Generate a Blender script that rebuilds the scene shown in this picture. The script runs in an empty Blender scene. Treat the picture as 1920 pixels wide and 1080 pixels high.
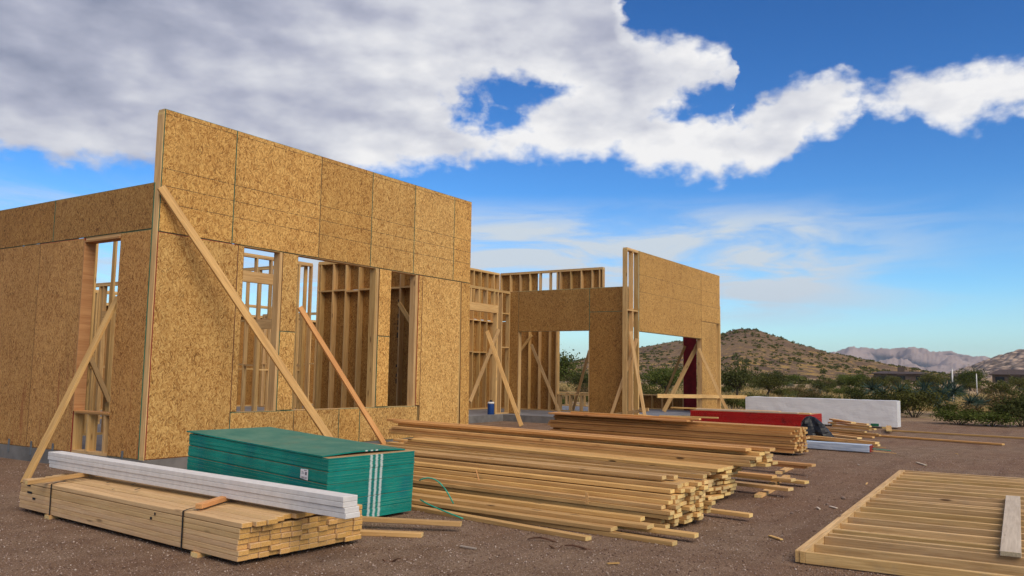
import bpy, bmesh, math, random
import numpy as np
from mathutils import Vector, Matrix, noise

rng = random.Random(7)
npr = np.random.default_rng(7)
scene = bpy.context.scene
COL = scene.collection

# ------------------------------------------------------------------ camera
YAW = 0.5798031527126255                       # heading of the lens, from +X towards +Y
CAM = Vector((-6.756, -10.187, 1.416))
FWD = Vector((0.8320, 0.5450, 0.10170)).normalized()
RIGHT = Vector((0.5460, -0.8375, 0.0160)).normalized()
cam_d = bpy.data.cameras.new('camera')
cam = bpy.data.objects.new('camera', cam_d)
COL.objects.link(cam)
rgt = (RIGHT - FWD * RIGHT.dot(FWD)).normalized()
upv = rgt.cross(FWD)
cam.matrix_world = Matrix.Translation(CAM) @ Matrix((rgt, upv, -FWD)).transposed().to_4x4()
cam_d.sensor_fit = 'HORIZONTAL'
cam_d.sensor_width = 36.0
cam_d.lens = 1573.2 / 1920 * 36
cam_d.clip_start = 0.05
cam_d.clip_end = 20000
scene.camera = cam

# ------------------------------------------------------------------ render look
scene.render.engine = 'CYCLES'
scene.view_settings.view_transform = 'Standard'
scene.view_settings.look = 'None'
scene.view_settings.exposure = 0.95
scene.view_settings.gamma = 1.0
scene.view_settings.use_curve_mapping = False
scene.cycles.use_denoising = True
scene.cycles.max_bounces = 4
scene.cycles.diffuse_bounces = 3
scene.cycles.volume_bounces = 0
scene.cycles.transparent_max_bounces = 6

# ------------------------------------------------------------------ sun and sky
SUN_DIR = Vector((-0.46, -1.0, 1.10)).normalized()      # towards the sun
SUN_EL = math.asin(SUN_DIR.z)
SUN_AZ = math.atan2(SUN_DIR.x, SUN_DIR.y)              # clockwise from +Y
sun_d = bpy.data.lights.new('sun', 'SUN')
sun_d.energy = 1.5
sun_d.angle = math.radians(50)
sun_d.color = (1.0, 0.88, 0.72)
sun = bpy.data.objects.new('sun', sun_d)
COL.objects.link(sun)
sun.rotation_euler = SUN_DIR.to_track_quat('Z', 'Y').to_euler()


def azel(x, y):
    """photo direction -> (azimuth right of heading, elevation) in degrees"""
    d = rgt * (x - 960) - upv * (y - 540) + FWD * 1573.2
    d.normalize()
    a = math.degrees(YAW - math.atan2(d.y, d.x))
    return a, math.degrees(math.asin(d.z))


class NT:
    """tiny node-tree writer"""
    def __init__(self, tree):
        self.t = tree
        tree.nodes.clear()

    def n(self, typ, **kw):
        nd = self.t.nodes.new(typ)
        for k, v in kw.items():
            if k.startswith('_'):
                continue
            setattr(nd, k, v)
        return nd

    def l(self, a, b):
        self.t.links.new(a, b)

    def set(self, sock, v):
        if hasattr(v, 'is_output') or isinstance(v, bpy.types.NodeSocket):
            self.l(v, sock)
        else:
            sock.default_value = v

    def m(self, op, a, b=0.0, c=None, clamp=False):
        nd = self.n('ShaderNodeMath', operation=op, use_clamp=clamp)
        self.set(nd.inputs[0], a)
        self.set(nd.inputs[1], b)
        if c is not None:
            self.set(nd.inputs[2], c)
        return nd.outputs[0]

    def vm(self, op, a, b=(0, 0, 0), scale=None):
        nd = self.n('ShaderNodeVectorMath', operation=op)
        self.set(nd.inputs[0], a)
        self.set(nd.inputs[1], b)
        if scale is not None:
            self.set(nd.inputs['Scale'], scale)
        return nd.outputs[0] if op not in ('LENGTH', 'DISTANCE', 'DOT_PRODUCT') else nd.outputs['Value']

    def mix(self, f, a, b, blend='MIX'):
        nd = self.n('ShaderNodeMix', data_type='RGBA', blend_type=blend)
        self.set(nd.inputs[0], f)
        self.set(nd.inputs[6], a if not isinstance(a, tuple) else (*a[:3], 1))
        self.set(nd.inputs[7], b if not isinstance(b, tuple) else (*b[:3], 1))
        return nd.outputs[2]

    def noise(self, vec, scale, detail=4, rough=0.55, dist=0.0, out=0):
        nd = self.n('ShaderNodeTexNoise')
        self.set(nd.inputs['Vector'], vec)
        nd.inputs['Scale'].default_value = scale
        nd.inputs['Detail'].default_value = detail
        nd.inputs['Roughness'].default_value = rough
        nd.inputs['Distortion'].default_value = dist
        return nd.outputs[out]

    def vor(self, vec, scale, feature='F1', out='Distance', rnd=1.0):
        nd = self.n('ShaderNodeTexVoronoi', feature=feature)
        self.set(nd.inputs['Vector'], vec)
        nd.inputs['Scale'].default_value = scale
        nd.inputs['Randomness'].default_value = rnd
        return nd.outputs[out]

    def ss(self, v, lo, hi, a=0.0, b=1.0):
        nd = self.n('ShaderNodeMapRange', interpolation_type='SMOOTHSTEP')
        self.set(nd.inputs[0], v)
        nd.inputs[1].default_value = lo
        nd.inputs[2].default_value = hi
        nd.inputs[3].default_value = a
        nd.inputs[4].default_value = b
        return nd.outputs[0]

    def ramp(self, f, stops):
        nd = self.n('ShaderNodeValToRGB')
        self.set(nd.inputs[0], f)
        e = nd.color_ramp.elements
        while len(e) < len(stops):
            e.new(0.5)
        for i, (p, c) in enumerate(stops):
            e[i].position = p
            e[i].color = (*c, 1)
        return nd.outputs[0]

    def comb(self, x, y, z):
        nd = self.n('ShaderNodeCombineXYZ')
        for s, v in zip(nd.inputs, (x, y, z)):
            self.set(s, v)
        return nd.outputs[0]

    def sep(self, v):
        nd = self.n('ShaderNodeSeparateXYZ')
        self.set(nd.inputs[0], v)
        return nd.outputs


SKY_K = 0.1
world = bpy.data.worlds.new('World')
scene.world = world
world.use_nodes = True
N = NT(world.node_tree)
gen = N.n('ShaderNodeTexCoord').outputs['Generated']
dirv = N.vm('NORMALIZE', gen)
rot = N.n('ShaderNodeVectorRotate', rotation_type='Z_AXIS')
N.l(dirv, rot.inputs['Vector'])
rot.inputs['Angle'].default_value = -YAW
sx, sy, sz = N.sep(rot.outputs[0])
azr = N.m('MULTIPLY', N.m('ARCTAN2', sy, sx), -57.29578)           # degrees, right positive
elr = N.m('MULTIPLY', N.m('ARCSINE', sz), 57.29578)
sky = N.n('ShaderNodeTexSky', sky_type='NISHITA')
sky.sun_disc = False
sky.sun_elevation = SUN_EL
sky.sun_rotation = SUN_AZ
sky.altitude = 700
sky.air_density = 1.0
sky.dust_density = 0.35
sky.ozone_density = 2.2
hs = N.n('ShaderNodeHueSaturation')
hs.inputs['Hue'].default_value = 0.5
hs.inputs['Saturation'].default_value = 1.20
hs.inputs['Value'].default_value = 1.0
N.l(sky.outputs[0], hs.inputs['Color'])
gam = N.n('ShaderNodeGamma')
N.l(N.vm('SCALE', hs.outputs[0], scale=0.2), gam.inputs[0])
gam.inputs[1].default_value = 1.45
skyc = N.mix(1.0, N.vm('SCALE', gam.outputs[0], scale=5.0), (0.60, 0.73, 0.76), 'MULTIPLY')

# warp of the cloud outline: noise carried by the direction itself
wv = N.vm('MULTIPLY', rot.outputs[0], (1, 1, 1.5))
wn = N.noise(wv, 14.0, 3, 0.5, out=1)
wo = N.vm('SUBTRACT', wn, (0.5, 0.5, 0.5))
wn2 = N.noise(wv, 48.0, 4, 0.55, out=1)
wo2 = N.vm('SUBTRACT', wn2, (0.5, 0.5, 0.5))
wx, wy, wz = N.sep(wo)
vx, vy, vz = N.sep(wo2)
az_w = N.m('ADD', azr, N.m('ADD', N.m('MULTIPLY', wx, 3.0), N.m('MULTIPLY', vx, 1.6)))
el_w = N.m('ADD', elr, N.m('ADD', N.m('MULTIPLY', wy, 2.4), N.m('MULTIPLY', vy, 1.3)))
AZ0, AZ1, EL1 = -45.0, 45.0, 45.0


def az_curve(pts):
    nd = N.n('ShaderNodeFloatCurve')
    cv = nd.mapping.curves[0]
    q = sorted(((azel(x, y)[0] - AZ0) / (AZ1 - AZ0), min(0.999, max(0.0, azel(x, y)[1] / EL1))) for x, y in pts)
    cv.points[0].location = q[0]
    cv.points[-1].location = q[-1]
    for p in q[1:-1]:
        cv.points.new(*p)
    for p in cv.points:
        p.handle_type = 'VECTOR'
    nd.mapping.extend = 'HORIZONTAL'
    nd.mapping.update()
    f = N.m('DIVIDE', N.m('SUBTRACT', az_w, AZ0), AZ1 - AZ0, clamp=True)
    N.l(f, nd.inputs['Value'])
    return N.m('MULTIPLY', nd.outputs[0], EL1)


UP = az_curve([(-300, -400), (900, -400), (1100, -300), (1150, -60), (1165, 0), (1182, 45), (1204, 72), (1240, 78), (1285, 70), (1325, 74),
               (1350, 95), (1370, 116), (1374, 190), (1392, 224), (1420, 204), (1445, 168), (1485, 148), (1545, 136), (1590, 148), (1635, 164),
               (1665, 150), (1700, 138), (1760, 122), (1830, 116), (1920, 104), (2100, 70)])
LO = az_curve([(-300, 270), (0, 286), (100, 300), (200, 312), (300, 322), (450, 330), (650, 326), (760, 318), (855, 314), (880, 304), (950, 298), (1050, 303),
               (1150, 300), (1195, 322), (1260, 330), (1350, 338), (1382, 320), (1420, 318), (1488, 300), (1505, 272), (1545, 260), (1590, 240),
               (1614, 230), (1624, 206), (1680, 210), (1730, 218), (1770, 240), (1830, 241), (1875, 220), (1920, 210), (2100, 190)])


def ellipse(cx, cy, rx, ry):
    a0, e0 = azel(cx, cy)
    ra = abs(azel(cx + rx, cy)[0] - a0)
    re = abs(azel(cx, cy + ry)[1] - e0)
    da = N.m('DIVIDE', N.m('SUBTRACT', az_w, a0), ra)
    de = N.m('DIVIDE', N.m('SUBTRACT', el_w, e0), re)
    r = N.m('SQRT', N.m('ADD', N.m('MULTIPLY', da, da), N.m('MULTIPLY', de, de)))
    return N.m('ADD', N.m('MULTIPLY', N.m('SUBTRACT', r, 1.0), re), N.m('ADD', N.m('MULTIPLY', wz, 2.6), N.m('MULTIPLY', vz, 1.6)))      # signed distance, + outside


sd = N.m('MINIMUM', N.m('SUBTRACT', UP, el_w), N.m('SUBTRACT', el_w, LO))
sd = N.m('MINIMUM', sd, ellipse(903, 198, 34, 34))
sd = N.m('MINIMUM', sd, ellipse(962, 178, 56, 20))
sd = N.m('MINIMUM', sd, ellipse(935, 212, 32, 18))
sd = N.m('MINIMUM', sd, N.m('ADD', ellipse(1345, 190, 66, 36), 0.1))
# overhead and behind, the same kind of broken cloud
big = N.noise(N.vm('MULTIPLY', dirv, (1, 1, 1)), 2.6, 6, 0.6)
sd_far = N.m('MULTIPLY', N.m('SUBTRACT', big, 0.47), 30.0)
side = N.ss(N.m('ABSOLUTE', azr), 38, 58)
high = N.ss(elr, 30, 44)
side = N.m('MULTIPLY', side, N.ss(elr, 4, 12))
away = N.m('MAXIMUM', side, high)
sdm = N.n('ShaderNodeMix', data_type='FLOAT')
N.l(away, sdm.inputs[0]); N.l(sd, sdm.inputs[2]); N.l(sd_far, sdm.inputs[3])
SD = sdm.outputs[0]
puff = N.noise(wv, 30.0, 5, 0.55)
alpha = N.ss(N.m('ADD', SD, N.m('MULTIPLY', N.m('SUBTRACT', puff, 0.5), 2.2)), -0.35, 0.95)
# cloud tone: relief seen from the sun's side, thick parts grey, rims white
cl = N.vm('MULTIPLY', rot.outputs[0], (1, 1, 2.2))
ca = N.noise(cl, 9.0, 4, 0.5)
cb = N.noise(N.vm('ADD', cl, (0.0, -0.022, 0.03)), 9.0, 4, 0.5)
cc = N.noise(N.vm('MULTIPLY', rot.outputs[0], (1, 1, 3.2)), 4.2, 3, 0.5)
relief = N.m('SUBTRACT', ca, cb)
sunny = N.ss(azr, -34, 2)
rim = N.ss(SD, 0.2, 3.5, 1.0, 0.0)
tone = N.m('ADD', N.m('MULTIPLY', sunny, 0.40), N.m('MULTIPLY', relief, 1.2))
tone = N.m('ADD', tone, N.m('MULTIPLY', rim, N.m('ADD', 0.16, N.m('MULTIPLY', sunny, 0.12))))
tone = N.m('ADD', tone, N.m('MULTIPLY', N.m('SUBTRACT', cc, 0.5), 0.95))
tone = N.m('ADD', tone, 0.21, clamp=True)
cloud = N.ramp(tone, [(0.0, (0.145, 0.16, 0.215)), (0.35, (0.235, 0.245, 0.30)), (0.68, (0.36, 0.365, 0.395)), (1.0, (0.485, 0.48, 0.48))])
cloud = N.vm('SCALE', cloud, scale=1.0 / SKY_K)
# thin streaks low in the sky
st_v = N.vm('MULTIPLY', N.comb(azr, elr, 0.0), (0.045, 0.24, 1))
st_r = N.n('ShaderNodeVectorRotate', rotation_type='Z_AXIS')
N.l(st_v, st_r.inputs['Vector']); st_r.inputs['Angle'].default_value = 0.16
st = N.noise(st_r.outputs[0], 2.2, 6, 0.6, 0.6)
st_m = N.m('MULTIPLY', N.ss(elr, 2.2, 6.0), N.ss(elr, 12.4, 9.0))
st_m2 = N.m('MULTIPLY', N.ss(azr, -60, -6, 0.35, 1.0), N.ss(azr, 16, 31, 1.0, 0.12))
veil = N.m('MULTIPLY', N.ss(azr, -40, -2, 0.25, 1.0), N.ss(azr, 14, 30, 1.0, 0.1))
st_a = N.m('ADD', N.m('MULTIPLY', N.ss(st, 0.36, 0.64), N.m('MULTIPLY', N.m('MULTIPLY', st_m, st_m2), 0.72)), N.m('MULTIPLY', N.m('MULTIPLY', veil, st_m), N.ss(st, 0.25, 0.6, 0.16, 0.56)), clamp=True)
skyc = N.mix(st_a, skyc, (3.3, 3.7, 4.1))
haze_low = N.ss(elr, 7.0, -1.0, 0.0, 0.55)
skyc = N.mix(haze_low, skyc, (2.7, 3.25, 3.7))
final = N.mix(alpha, skyc, cloud)
world.cycles.sampling_method = 'NONE'      # a smooth sky: rays that leave the scene find it
bg = N.n('ShaderNodeBackground')
bg.inputs['Strength'].default_value = SKY_K
N.l(final, bg.inputs['Color'])
wout = N.n('ShaderNodeOutputWorld')
N.l(bg.outputs[0], wout.inputs['Surface'])

# ================================================================== helpers


def mat(name, rough=0.8, spec=0.3):
    m = bpy.data.materials.new(name)
    m.use_nodes = True
    n = NT(m.node_tree)
    b = n.n('ShaderNodeBsdfPrincipled')
    b.inputs['Roughness'].default_value = rough
    b.inputs['Specular IOR Level'].default_value = spec
    o = n.n('ShaderNodeOutputMaterial')
    n.l(b.outputs[0], o.inputs['Surface'])
    return m, n, b


def bump(n, b, h, strength=0.3, dist=0.01):
    nd = n.n('ShaderNodeBump')
    nd.inputs['Strength'].default_value = strength
    nd.inputs['Distance'].default_value = dist
    n.set(nd.inputs['Height'], h)
    n.l(nd.outputs[0], b.inputs['Normal'])


def obj(name, me, parent=None, loc=None, m3=None):
    o = bpy.data.objects.new(name, me)
    COL.objects.link(o)
    if parent is not None:
        o.parent = parent
    if m3 is not None:
        mw = m3.to_4x4()
        mw.translation = loc if loc is not None else Vector()
        o.matrix_basis = mw
    elif loc is not None:
        o.location = loc
    return o


def tag(o, label=None, cat=None, group=None, kind=None):
    if label:
        o['label'] = label
    if cat:
        o['category'] = cat
    if group:
        o['group'] = group
    if kind:
        o['kind'] = kind
    return o


def empty(name, loc=(0, 0, 0), parent=None):
    e = bpy.data.objects.new(name, None)
    e.empty_display_size = 0.2
    COL.objects.link(e)
    e.location = loc
    if parent is not None:
        e.parent = parent
    return e


def mesh(name, verts, faces, mats, mi=None, smooth=False):
    me = bpy.data.meshes.new(name)
    me.from_pydata([tuple(v) for v in verts], [], faces)
    for m in mats:
        me.materials.append(m)
    if mi is not None:
        me.polygons.foreach_set('material_index', mi)
    if smooth:
        me.polygons.foreach_set('use_smooth', [True] * len(me.polygons))
    me.update()
    return me


def np_mesh(name, v, f, mats, smooth=False):
    """fast mesh from arrays; f is (n,3) or (n,4)"""
    v = np.asarray(v, dtype=np.float32)
    f = np.asarray(f, dtype=np.int32)
    me = bpy.data.meshes.new(name)
    me.vertices.add(len(v))
    me.vertices.foreach_set('co', v.ravel())
    k = f.shape[1]
    me.loops.add(f.size)
    me.loops.foreach_set('vertex_index', f.ravel())
    me.polygons.add(len(f))
    me.polygons.foreach_set('loop_start', np.arange(0, f.size, k, dtype=np.int32))
    me.polygons.foreach_set('loop_total', np.full(len(f), k, dtype=np.int32))
    if smooth:
        me.polygons.foreach_set('use_smooth', np.ones(len(f), dtype=bool))
    for m in mats:
        me.materials.append(m)
    me.update(calc_edges=True)
    me.validate()
    return me


def chamfer_box(l, w, h, c):
    """verts and faces of a box with chamfered edges, centred"""
    bm = bmesh.new()
    bmesh.ops.create_cube(bm, size=1.0)
    for v in bm.verts:
        v.co = Vector((v.co.x * l, v.co.y * w, v.co.z * h))
    if c > 0:
        bmesh.ops.bevel(bm, geom=list(bm.edges), offset=c, segments=1, affect='EDGES', profile=0.5)
    return bm


_bc = {}


def box_mesh(l, w, h, m, c=0.0, name='board'):
    key = (round(l, 3), round(w, 4), round(h, 4), m.name, c)
    if key not in _bc:
        bm = chamfer_box(l, w, h, c)
        me = bpy.data.meshes.new(name)
        bm.to_mesh(me)
        bm.free()
        me.materials.append(m)
        _bc[key] = me
    return _bc[key]


def frame3(xdir, wdir):
    x = Vector(xdir).normalized()
    w = Vector(wdir)
    w = (w - x * w.dot(x)).normalized()
    h = x.cross(w)
    return Matrix((x, w, h)).transposed()


def beam(name, p0, p1, w, t, wdir, m, parent=None, c=0.0):
    """a board from p0 to p1; w along wdir, t across"""
    p0, p1 = Vector(p0), Vector(p1)
    me = box_mesh((p1 - p0).length, w, t, m, c, name)
    return obj(name, me, parent, (p0 + p1) / 2, frame3(p1 - p0, wdir))


def box(name, x0, x1, y0, y1, z0, z1, m, parent=None, c=0.0):
    me = box_mesh(x1 - x0, y1 - y0, z1 - z0, m, c, name)
    return obj(name, me, parent, Vector(((x0 + x1) / 2, (y0 + y1) / 2, (z0 + z1) / 2)), Matrix.Identity(3))


def tube_arrays(path, radii, n=6):
    vs, fs = [], []
    for i, p in enumerate(path):
        p = Vector(p)
        d = (Vector(path[min(i + 1, len(path) - 1)]) - Vector(path[max(i - 1, 0)])).normalized()
        a = d.orthogonal().normalized()
        b = d.cross(a)
        for k in range(n):
            t = 2 * math.pi * k / n
            vs.append(p + (a * math.cos(t) + b * math.sin(t)) * radii[i])
    for i in range(len(path) - 1):
        for k in range(n):
            fs.append((i * n + k, i * n + (k + 1) % n, (i + 1) * n + (k + 1) % n, (i + 1) * n + k))
    fs.append(tuple(range(n - 1, -1, -1)))
    fs.append(tuple((len(path) - 1) * n + k for k in range(n)))
    return vs, fs


# ================================================================== materials
def objrand(n):
    return n.n('ShaderNodeObjectInfo').outputs['Random']


def make_wood(name, dark, light, end, knots=1.0, stain=0.0, spread=0.22):
    m, n, b = mat(name, 0.72, 0.25)
    oc = n.n('ShaderNodeTexCoord').outputs['Object']
    r = objrand(n)
    off = n.comb(n.m('MULTIPLY', r, 37.0), n.m('MULTIPLY', r, 91.0), n.m('MULTIPLY', r, 53.0))
    p = n.vm('ADD', oc, off)
    g1 = n.noise(n.vm('MULTIPLY', p, (0.9, 14, 14)), 2.0, 5, 0.6, 0.6)
    g2 = n.noise(n.vm('MULTIPLY', p, (2.5, 95, 95)), 1.0, 3, 0.6)
    g3 = n.noise(n.vm('MULTIPLY', p, (0.8, 1.4, 1.4)), 1.3, 3, 0.5)
    f = n.m('ADD', n.m('MULTIPLY', g1, 0.65), n.m('MULTIPLY', g2, 0.35))
    f = n.ss(f, 0.33, 0.66)
    c = n.mix(f, dark, light)
    c = n.mix(n.ss(g3, 0.42, 0.72, 0.0, 0.25), c, tuple(d * 0.85 for d in dark))
    kv = n.vm('MULTIPLY', p, (2.1, 8.5, 8.5))
    kd = n.vor(kv, 1.0)
    kc = n.sep(n.vor(kv, 1.0, out='Color'))[0]
    kn = n.m('MULTIPLY', n.ss(kd, 0.17, 0.07), n.m('GREATER_THAN', kc, 0.52))
    c = n.mix(n.m('MULTIPLY', kn, 0.85 * knots), c, (0.075, 0.034, 0.014))
    if stain:
        sn = n.noise(p, 5.0, 5, 0.7)
        c = n.mix(n.ss(sn, 0.5, 0.72, 0, stain), c, (0.22, 0.19, 0.16))
    # sawn end grain
    nv = n.n('ShaderNodeVectorTransform', vector_type='NORMAL', convert_from='WORLD', convert_to='OBJECT')
    n.l(n.n('ShaderNodeNewGeometry').outputs['Normal'], nv.inputs[0])
    ex = n.m('GREATER_THAN', n.m('ABSOLUTE', n.sep(n.vm('NORMALIZE', nv.outputs[0]))[0]), 0.8)
    ring = n.noise(n.vm('MULTIPLY', p, (1, 30, 30)), 3.0, 3, 0.6)
    ec = n.mix(n.ss(ring, 0.3, 0.7), tuple(e * 0.72 for e in end), end)
    c = n.mix(ex, c, ec)
    v = n.m('ADD', 1.0 - spread, n.m('MULTIPLY', n.m('FRACT', n.m('MULTIPLY', r, 17.31)), 2 * spread))
    c = n.mix(1.0, c, n.comb(v, v, n.m('MULTIPLY', v, n.m('ADD', 0.9, n.m('MULTIPLY', n.m('FRACT', n.m('MULTIPLY', r, 7.7)), 0.2)))), 'MULTIPLY')
    n.l(c, b.inputs['Base Color'])
    bump(n, b, f, 0.25, 0.002)
    return m


W_STUD = make_wood('wood_stud', (0.47, 0.265, 0.10), (0.68, 0.44, 0.185), (0.68, 0.46, 0.19), 0.8)
W_PINE = make_wood('wood_pine', (0.46, 0.255, 0.09), (0.68, 0.41, 0.155), (0.80, 0.56, 0.23), 1.0, 0.08)
W_FIR = make_wood('wood_fir', (0.43, 0.205, 0.065), (0.61, 0.32, 0.11), (0.66, 0.40, 0.15), 0.8, 0.06)
W_BUNDLE = make_wood('wood_bundle', (0.52, 0.315, 0.145), (0.70, 0.46, 0.225), (0.70, 0.39, 0.12), 0.7, 0.12, 0.10)
W_FRAME = make_wood('wood_frame', (0.43, 0.255, 0.10), (0.66, 0.43, 0.195), (0.56, 0.34, 0.13), 1.0, 0.22, 0.14)
W_GREY = make_wood('wood_weathered', (0.42, 0.33, 0.26), (0.56, 0.46, 0.38), (0.45, 0.36, 0.25), 0.8, 0.15)
W_RED = make_wood('wood_reddish', (0.46, 0.20, 0.07), (0.62, 0.315, 0.12), (0.55, 0.28, 0.1), 0.6)


def make_osb(name, dark, mid, light, lines=None, green_edge=False):
    m, n, b = mat(name, 0.7, 0.25)
    pos = n.n('ShaderNodeNewGeometry').outputs['Position']
    r = objrand(n)
    p = n.vm('ADD', pos, n.comb(n.m('MULTIPLY', r, 31.0), n.m('MULTIPLY', r, 47.0), n.m('MULTIPLY', r, 23.0)))
    wob = n.vm('SUBTRACT', n.noise(p, 7.0, 3, 0.5, out=1), (0.5, 0.5, 0.5))
    p1 = n.vm('ADD', p, n.vm('MULTIPLY', wob, (0.13, 0.13, 0.09)))
    sx, sy, sz = n.sep(p1)
    # strands: long thin cells, two families of tilt
    a = n.comb(n.m('ADD', sx, n.m('MULTIPLY', sz, 0.35)), n.m('ADD', sy, n.m('MULTIPLY', sz, 0.35)), sz)
    c_ = n.comb(n.m('SUBTRACT', sx, n.m('MULTIPLY', sz, 0.55)), n.m('SUBTRACT', sy, n.m('MULTIPLY', sz, 0.55)), sz)
    v1 = n.sep(n.vor(n.vm('MULTIPLY', a, (66, 66, 15)), 1.0, out='Color'))[0]
    v2 = n.sep(n.vor(n.vm('MULTIPLY', c_, (90, 90, 19)), 1.0, out='Color'))[0]
    big = n.noise(p, 1.7, 4, 0.6)
    sel = n.noise(p, 14.0, 2, 0.5)
    v = n.m('ADD', n.m('MULTIPLY', n.ss(sel, 0.47, 0.53), n.m('SUBTRACT', v2, v1)), v1)
    fine = n.noise(n.vm('MULTIPLY', a, (90, 90, 18)), 1.0, 3, 0.6)
    v = n.m('ADD', n.m('MULTIPLY', v, 0.72), n.m('MULTIPLY', fine, 0.28))
    v = n.m('ADD', v, n.m('MULTIPLY', n.m('SUBTRACT', big, 0.5), 0.35))
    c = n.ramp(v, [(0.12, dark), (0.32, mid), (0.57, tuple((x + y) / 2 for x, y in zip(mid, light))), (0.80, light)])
    chip = n.ss(n.sep(n.vor(n.vm('MULTIPLY', c_, (48, 48, 17)), 1.0, out='Color'))[1], 0.93, 0.95)
    c = n.mix(n.m('MULTIPLY', chip, 0.45), c, tuple(x * 0.5 for x in dark))
    tint = n.m('ADD', 0.86, n.m('MULTIPLY', r, 0.24))
    r2 = n.m('FRACT', n.m('MULTIPLY', r, 13.7))
    c = n.mix(1.0, c, n.comb(tint, n.m('MULTIPLY', tint, n.m('ADD', 0.96, n.m('MULTIPLY', r2, 0.07))), n.m('MULTIPLY', tint, n.m('ADD', 0.88, n.m('MULTIPLY', r2, 0.22)))), 'MULTIPLY')
    wet = n.noise(n.vm('MULTIPLY', p, (1.6, 1.6, 0.5)), 1.0, 5, 0.62)
    c = n.mix(n.ss(wet, 0.52, 0.72, 0, 0.28), c, tuple(x * 0.55 for x in mid))
    if green_edge:      # rusty run marks down the sheets
        run = n.noise(n.vm('MULTIPLY', p, (9, 9, 0.45)), 1.0, 4, 0.6)
        low = n.ss(n.sep(pos)[2], 2.4, 0.5)
        c = n.mix(n.m('MULTIPLY', n.ss(run, 0.58, 0.70, 0, 0.55), low), c, (0.26, 0.05, 0.02))
    if lines:
        pz = n.sep(pos)[2]
        hit = None
        for z in lines:
            q = n.m('LESS_THAN', n.m('ABSOLUTE', n.m('SUBTRACT', pz, z)), 0.0045)
            hit = q if hit is None else n.m('MAXIMUM', hit, q)
        dash = n.noise(n.vm('MULTIPLY', pos, (14, 14, 1)), 1.0, 2, 0.5)
        c = n.mix(n.m('MULTIPLY', hit, n.ss(dash, 0.36, 0.5, 0.25, 0.85)), c, (0.035, 0.025, 0.018))
    n.l(c, b.inputs['Base Color'])
    bump(n, b, v, 0.35, 0.004)
    return m


OSB = make_osb('osb', (0.24, 0.102, 0.022), (0.46, 0.225, 0.055), (0.73, 0.44, 0.14))
OSB_L = make_osb('osb_lined', (0.235, 0.10, 0.022), (0.45, 0.22, 0.054), (0.71, 0.43, 0.136), [4.90, 4.14, 3.90, 3.66])
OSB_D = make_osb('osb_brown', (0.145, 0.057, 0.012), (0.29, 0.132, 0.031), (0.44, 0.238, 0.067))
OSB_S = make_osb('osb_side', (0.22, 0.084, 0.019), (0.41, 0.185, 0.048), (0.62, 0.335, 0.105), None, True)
OSB_R = make_osb('osb_far', (0.21, 0.092, 0.021), (0.42, 0.218, 0.056), (0.62, 0.375, 0.12), [4.35, 3.85])


def flat(name, col, rough=0.7, var=0.15, scale=6.0, spec=0.3, bmp=0.0):
    m, n, b = mat(name, rough, spec)
    pos = n.n('ShaderNodeNewGeometry').outputs['Position']
    v = n.noise(pos, scale, 5, 0.6)
    c = n.mix(n.ss(v, 0.3, 0.7), tuple(x * (1 - var) for x in col), tuple(min(1, x * (1 + var)) for x in col))
    n.l(c, b.inputs['Base Color'])
    if bmp:
        bump(n, b, v, bmp, 0.01)
    return m


EDGE_G = flat('green_edge_paint', (0.02, 0.115, 0.07), 0.7)
EDGE_R = flat('red_edge_paint', (0.22, 0.018, 0.014), 0.7)
EDGE_B = flat('bare_edge', (0.17, 0.09, 0.035), 0.8)
CONC = flat('concrete', (0.165, 0.152, 0.14), 0.85, 0.22, 3.0, 0.2, 0.2)
FLOOR_C = flat('concrete_floor', (0.19, 0.185, 0.19), 0.6, 0.18, 1.1, 0.3, 0.05)
RED_P = flat('red_panel', (0.20, 0.008, 0.012), 0.7, 0.25, 4)
WHITE_P = flat('primed_white', (0.67, 0.63, 0.59), 0.6, 0.06, 14)
BLACKP = flat('black_plastic', (0.006, 0.007, 0.010), 0.42, 0.3, 9, 0.3)
STRAP = flat('black_strap', (0.012, 0.012, 0.013), 0.5)
INK = flat('ink', (0.02, 0.02, 0.022), 0.8)
BLUE = flat('blue_plastic', (0.012, 0.05, 0.19), 0.45, 0.1)
TEAL = flat('teal_plastic', (0.02, 0.30, 0.20), 0.4, 0.1)
METAL = flat('bracket_steel', (0.12, 0.13, 0.14), 0.5)
BARK = flat('bark_strip', (0.09, 0.042, 0.024), 0.9, 0.4, 30)
POLE_M = flat('pale_pole', (0.60, 0.58, 0.54), 0.6)


# ================================================================== terrain
def tz(x, y):
    r = math.hypot(x, y)
    if r < 45:
        return 0.0
    z = 0.0055 * (r - 45) * min(1.0, (r - 45) / 120.0)
    z = min(z, 9.0 + 0.0004 * r)
    k = min(1.0, (r - 45) / 60.0)
    return z + k * 0.5 * noise.noise((x * 0.018, y * 0.018, 3.1)) + k * 0.14 * noise.noise((x * 0.09, y * 0.09, 1.0))


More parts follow.
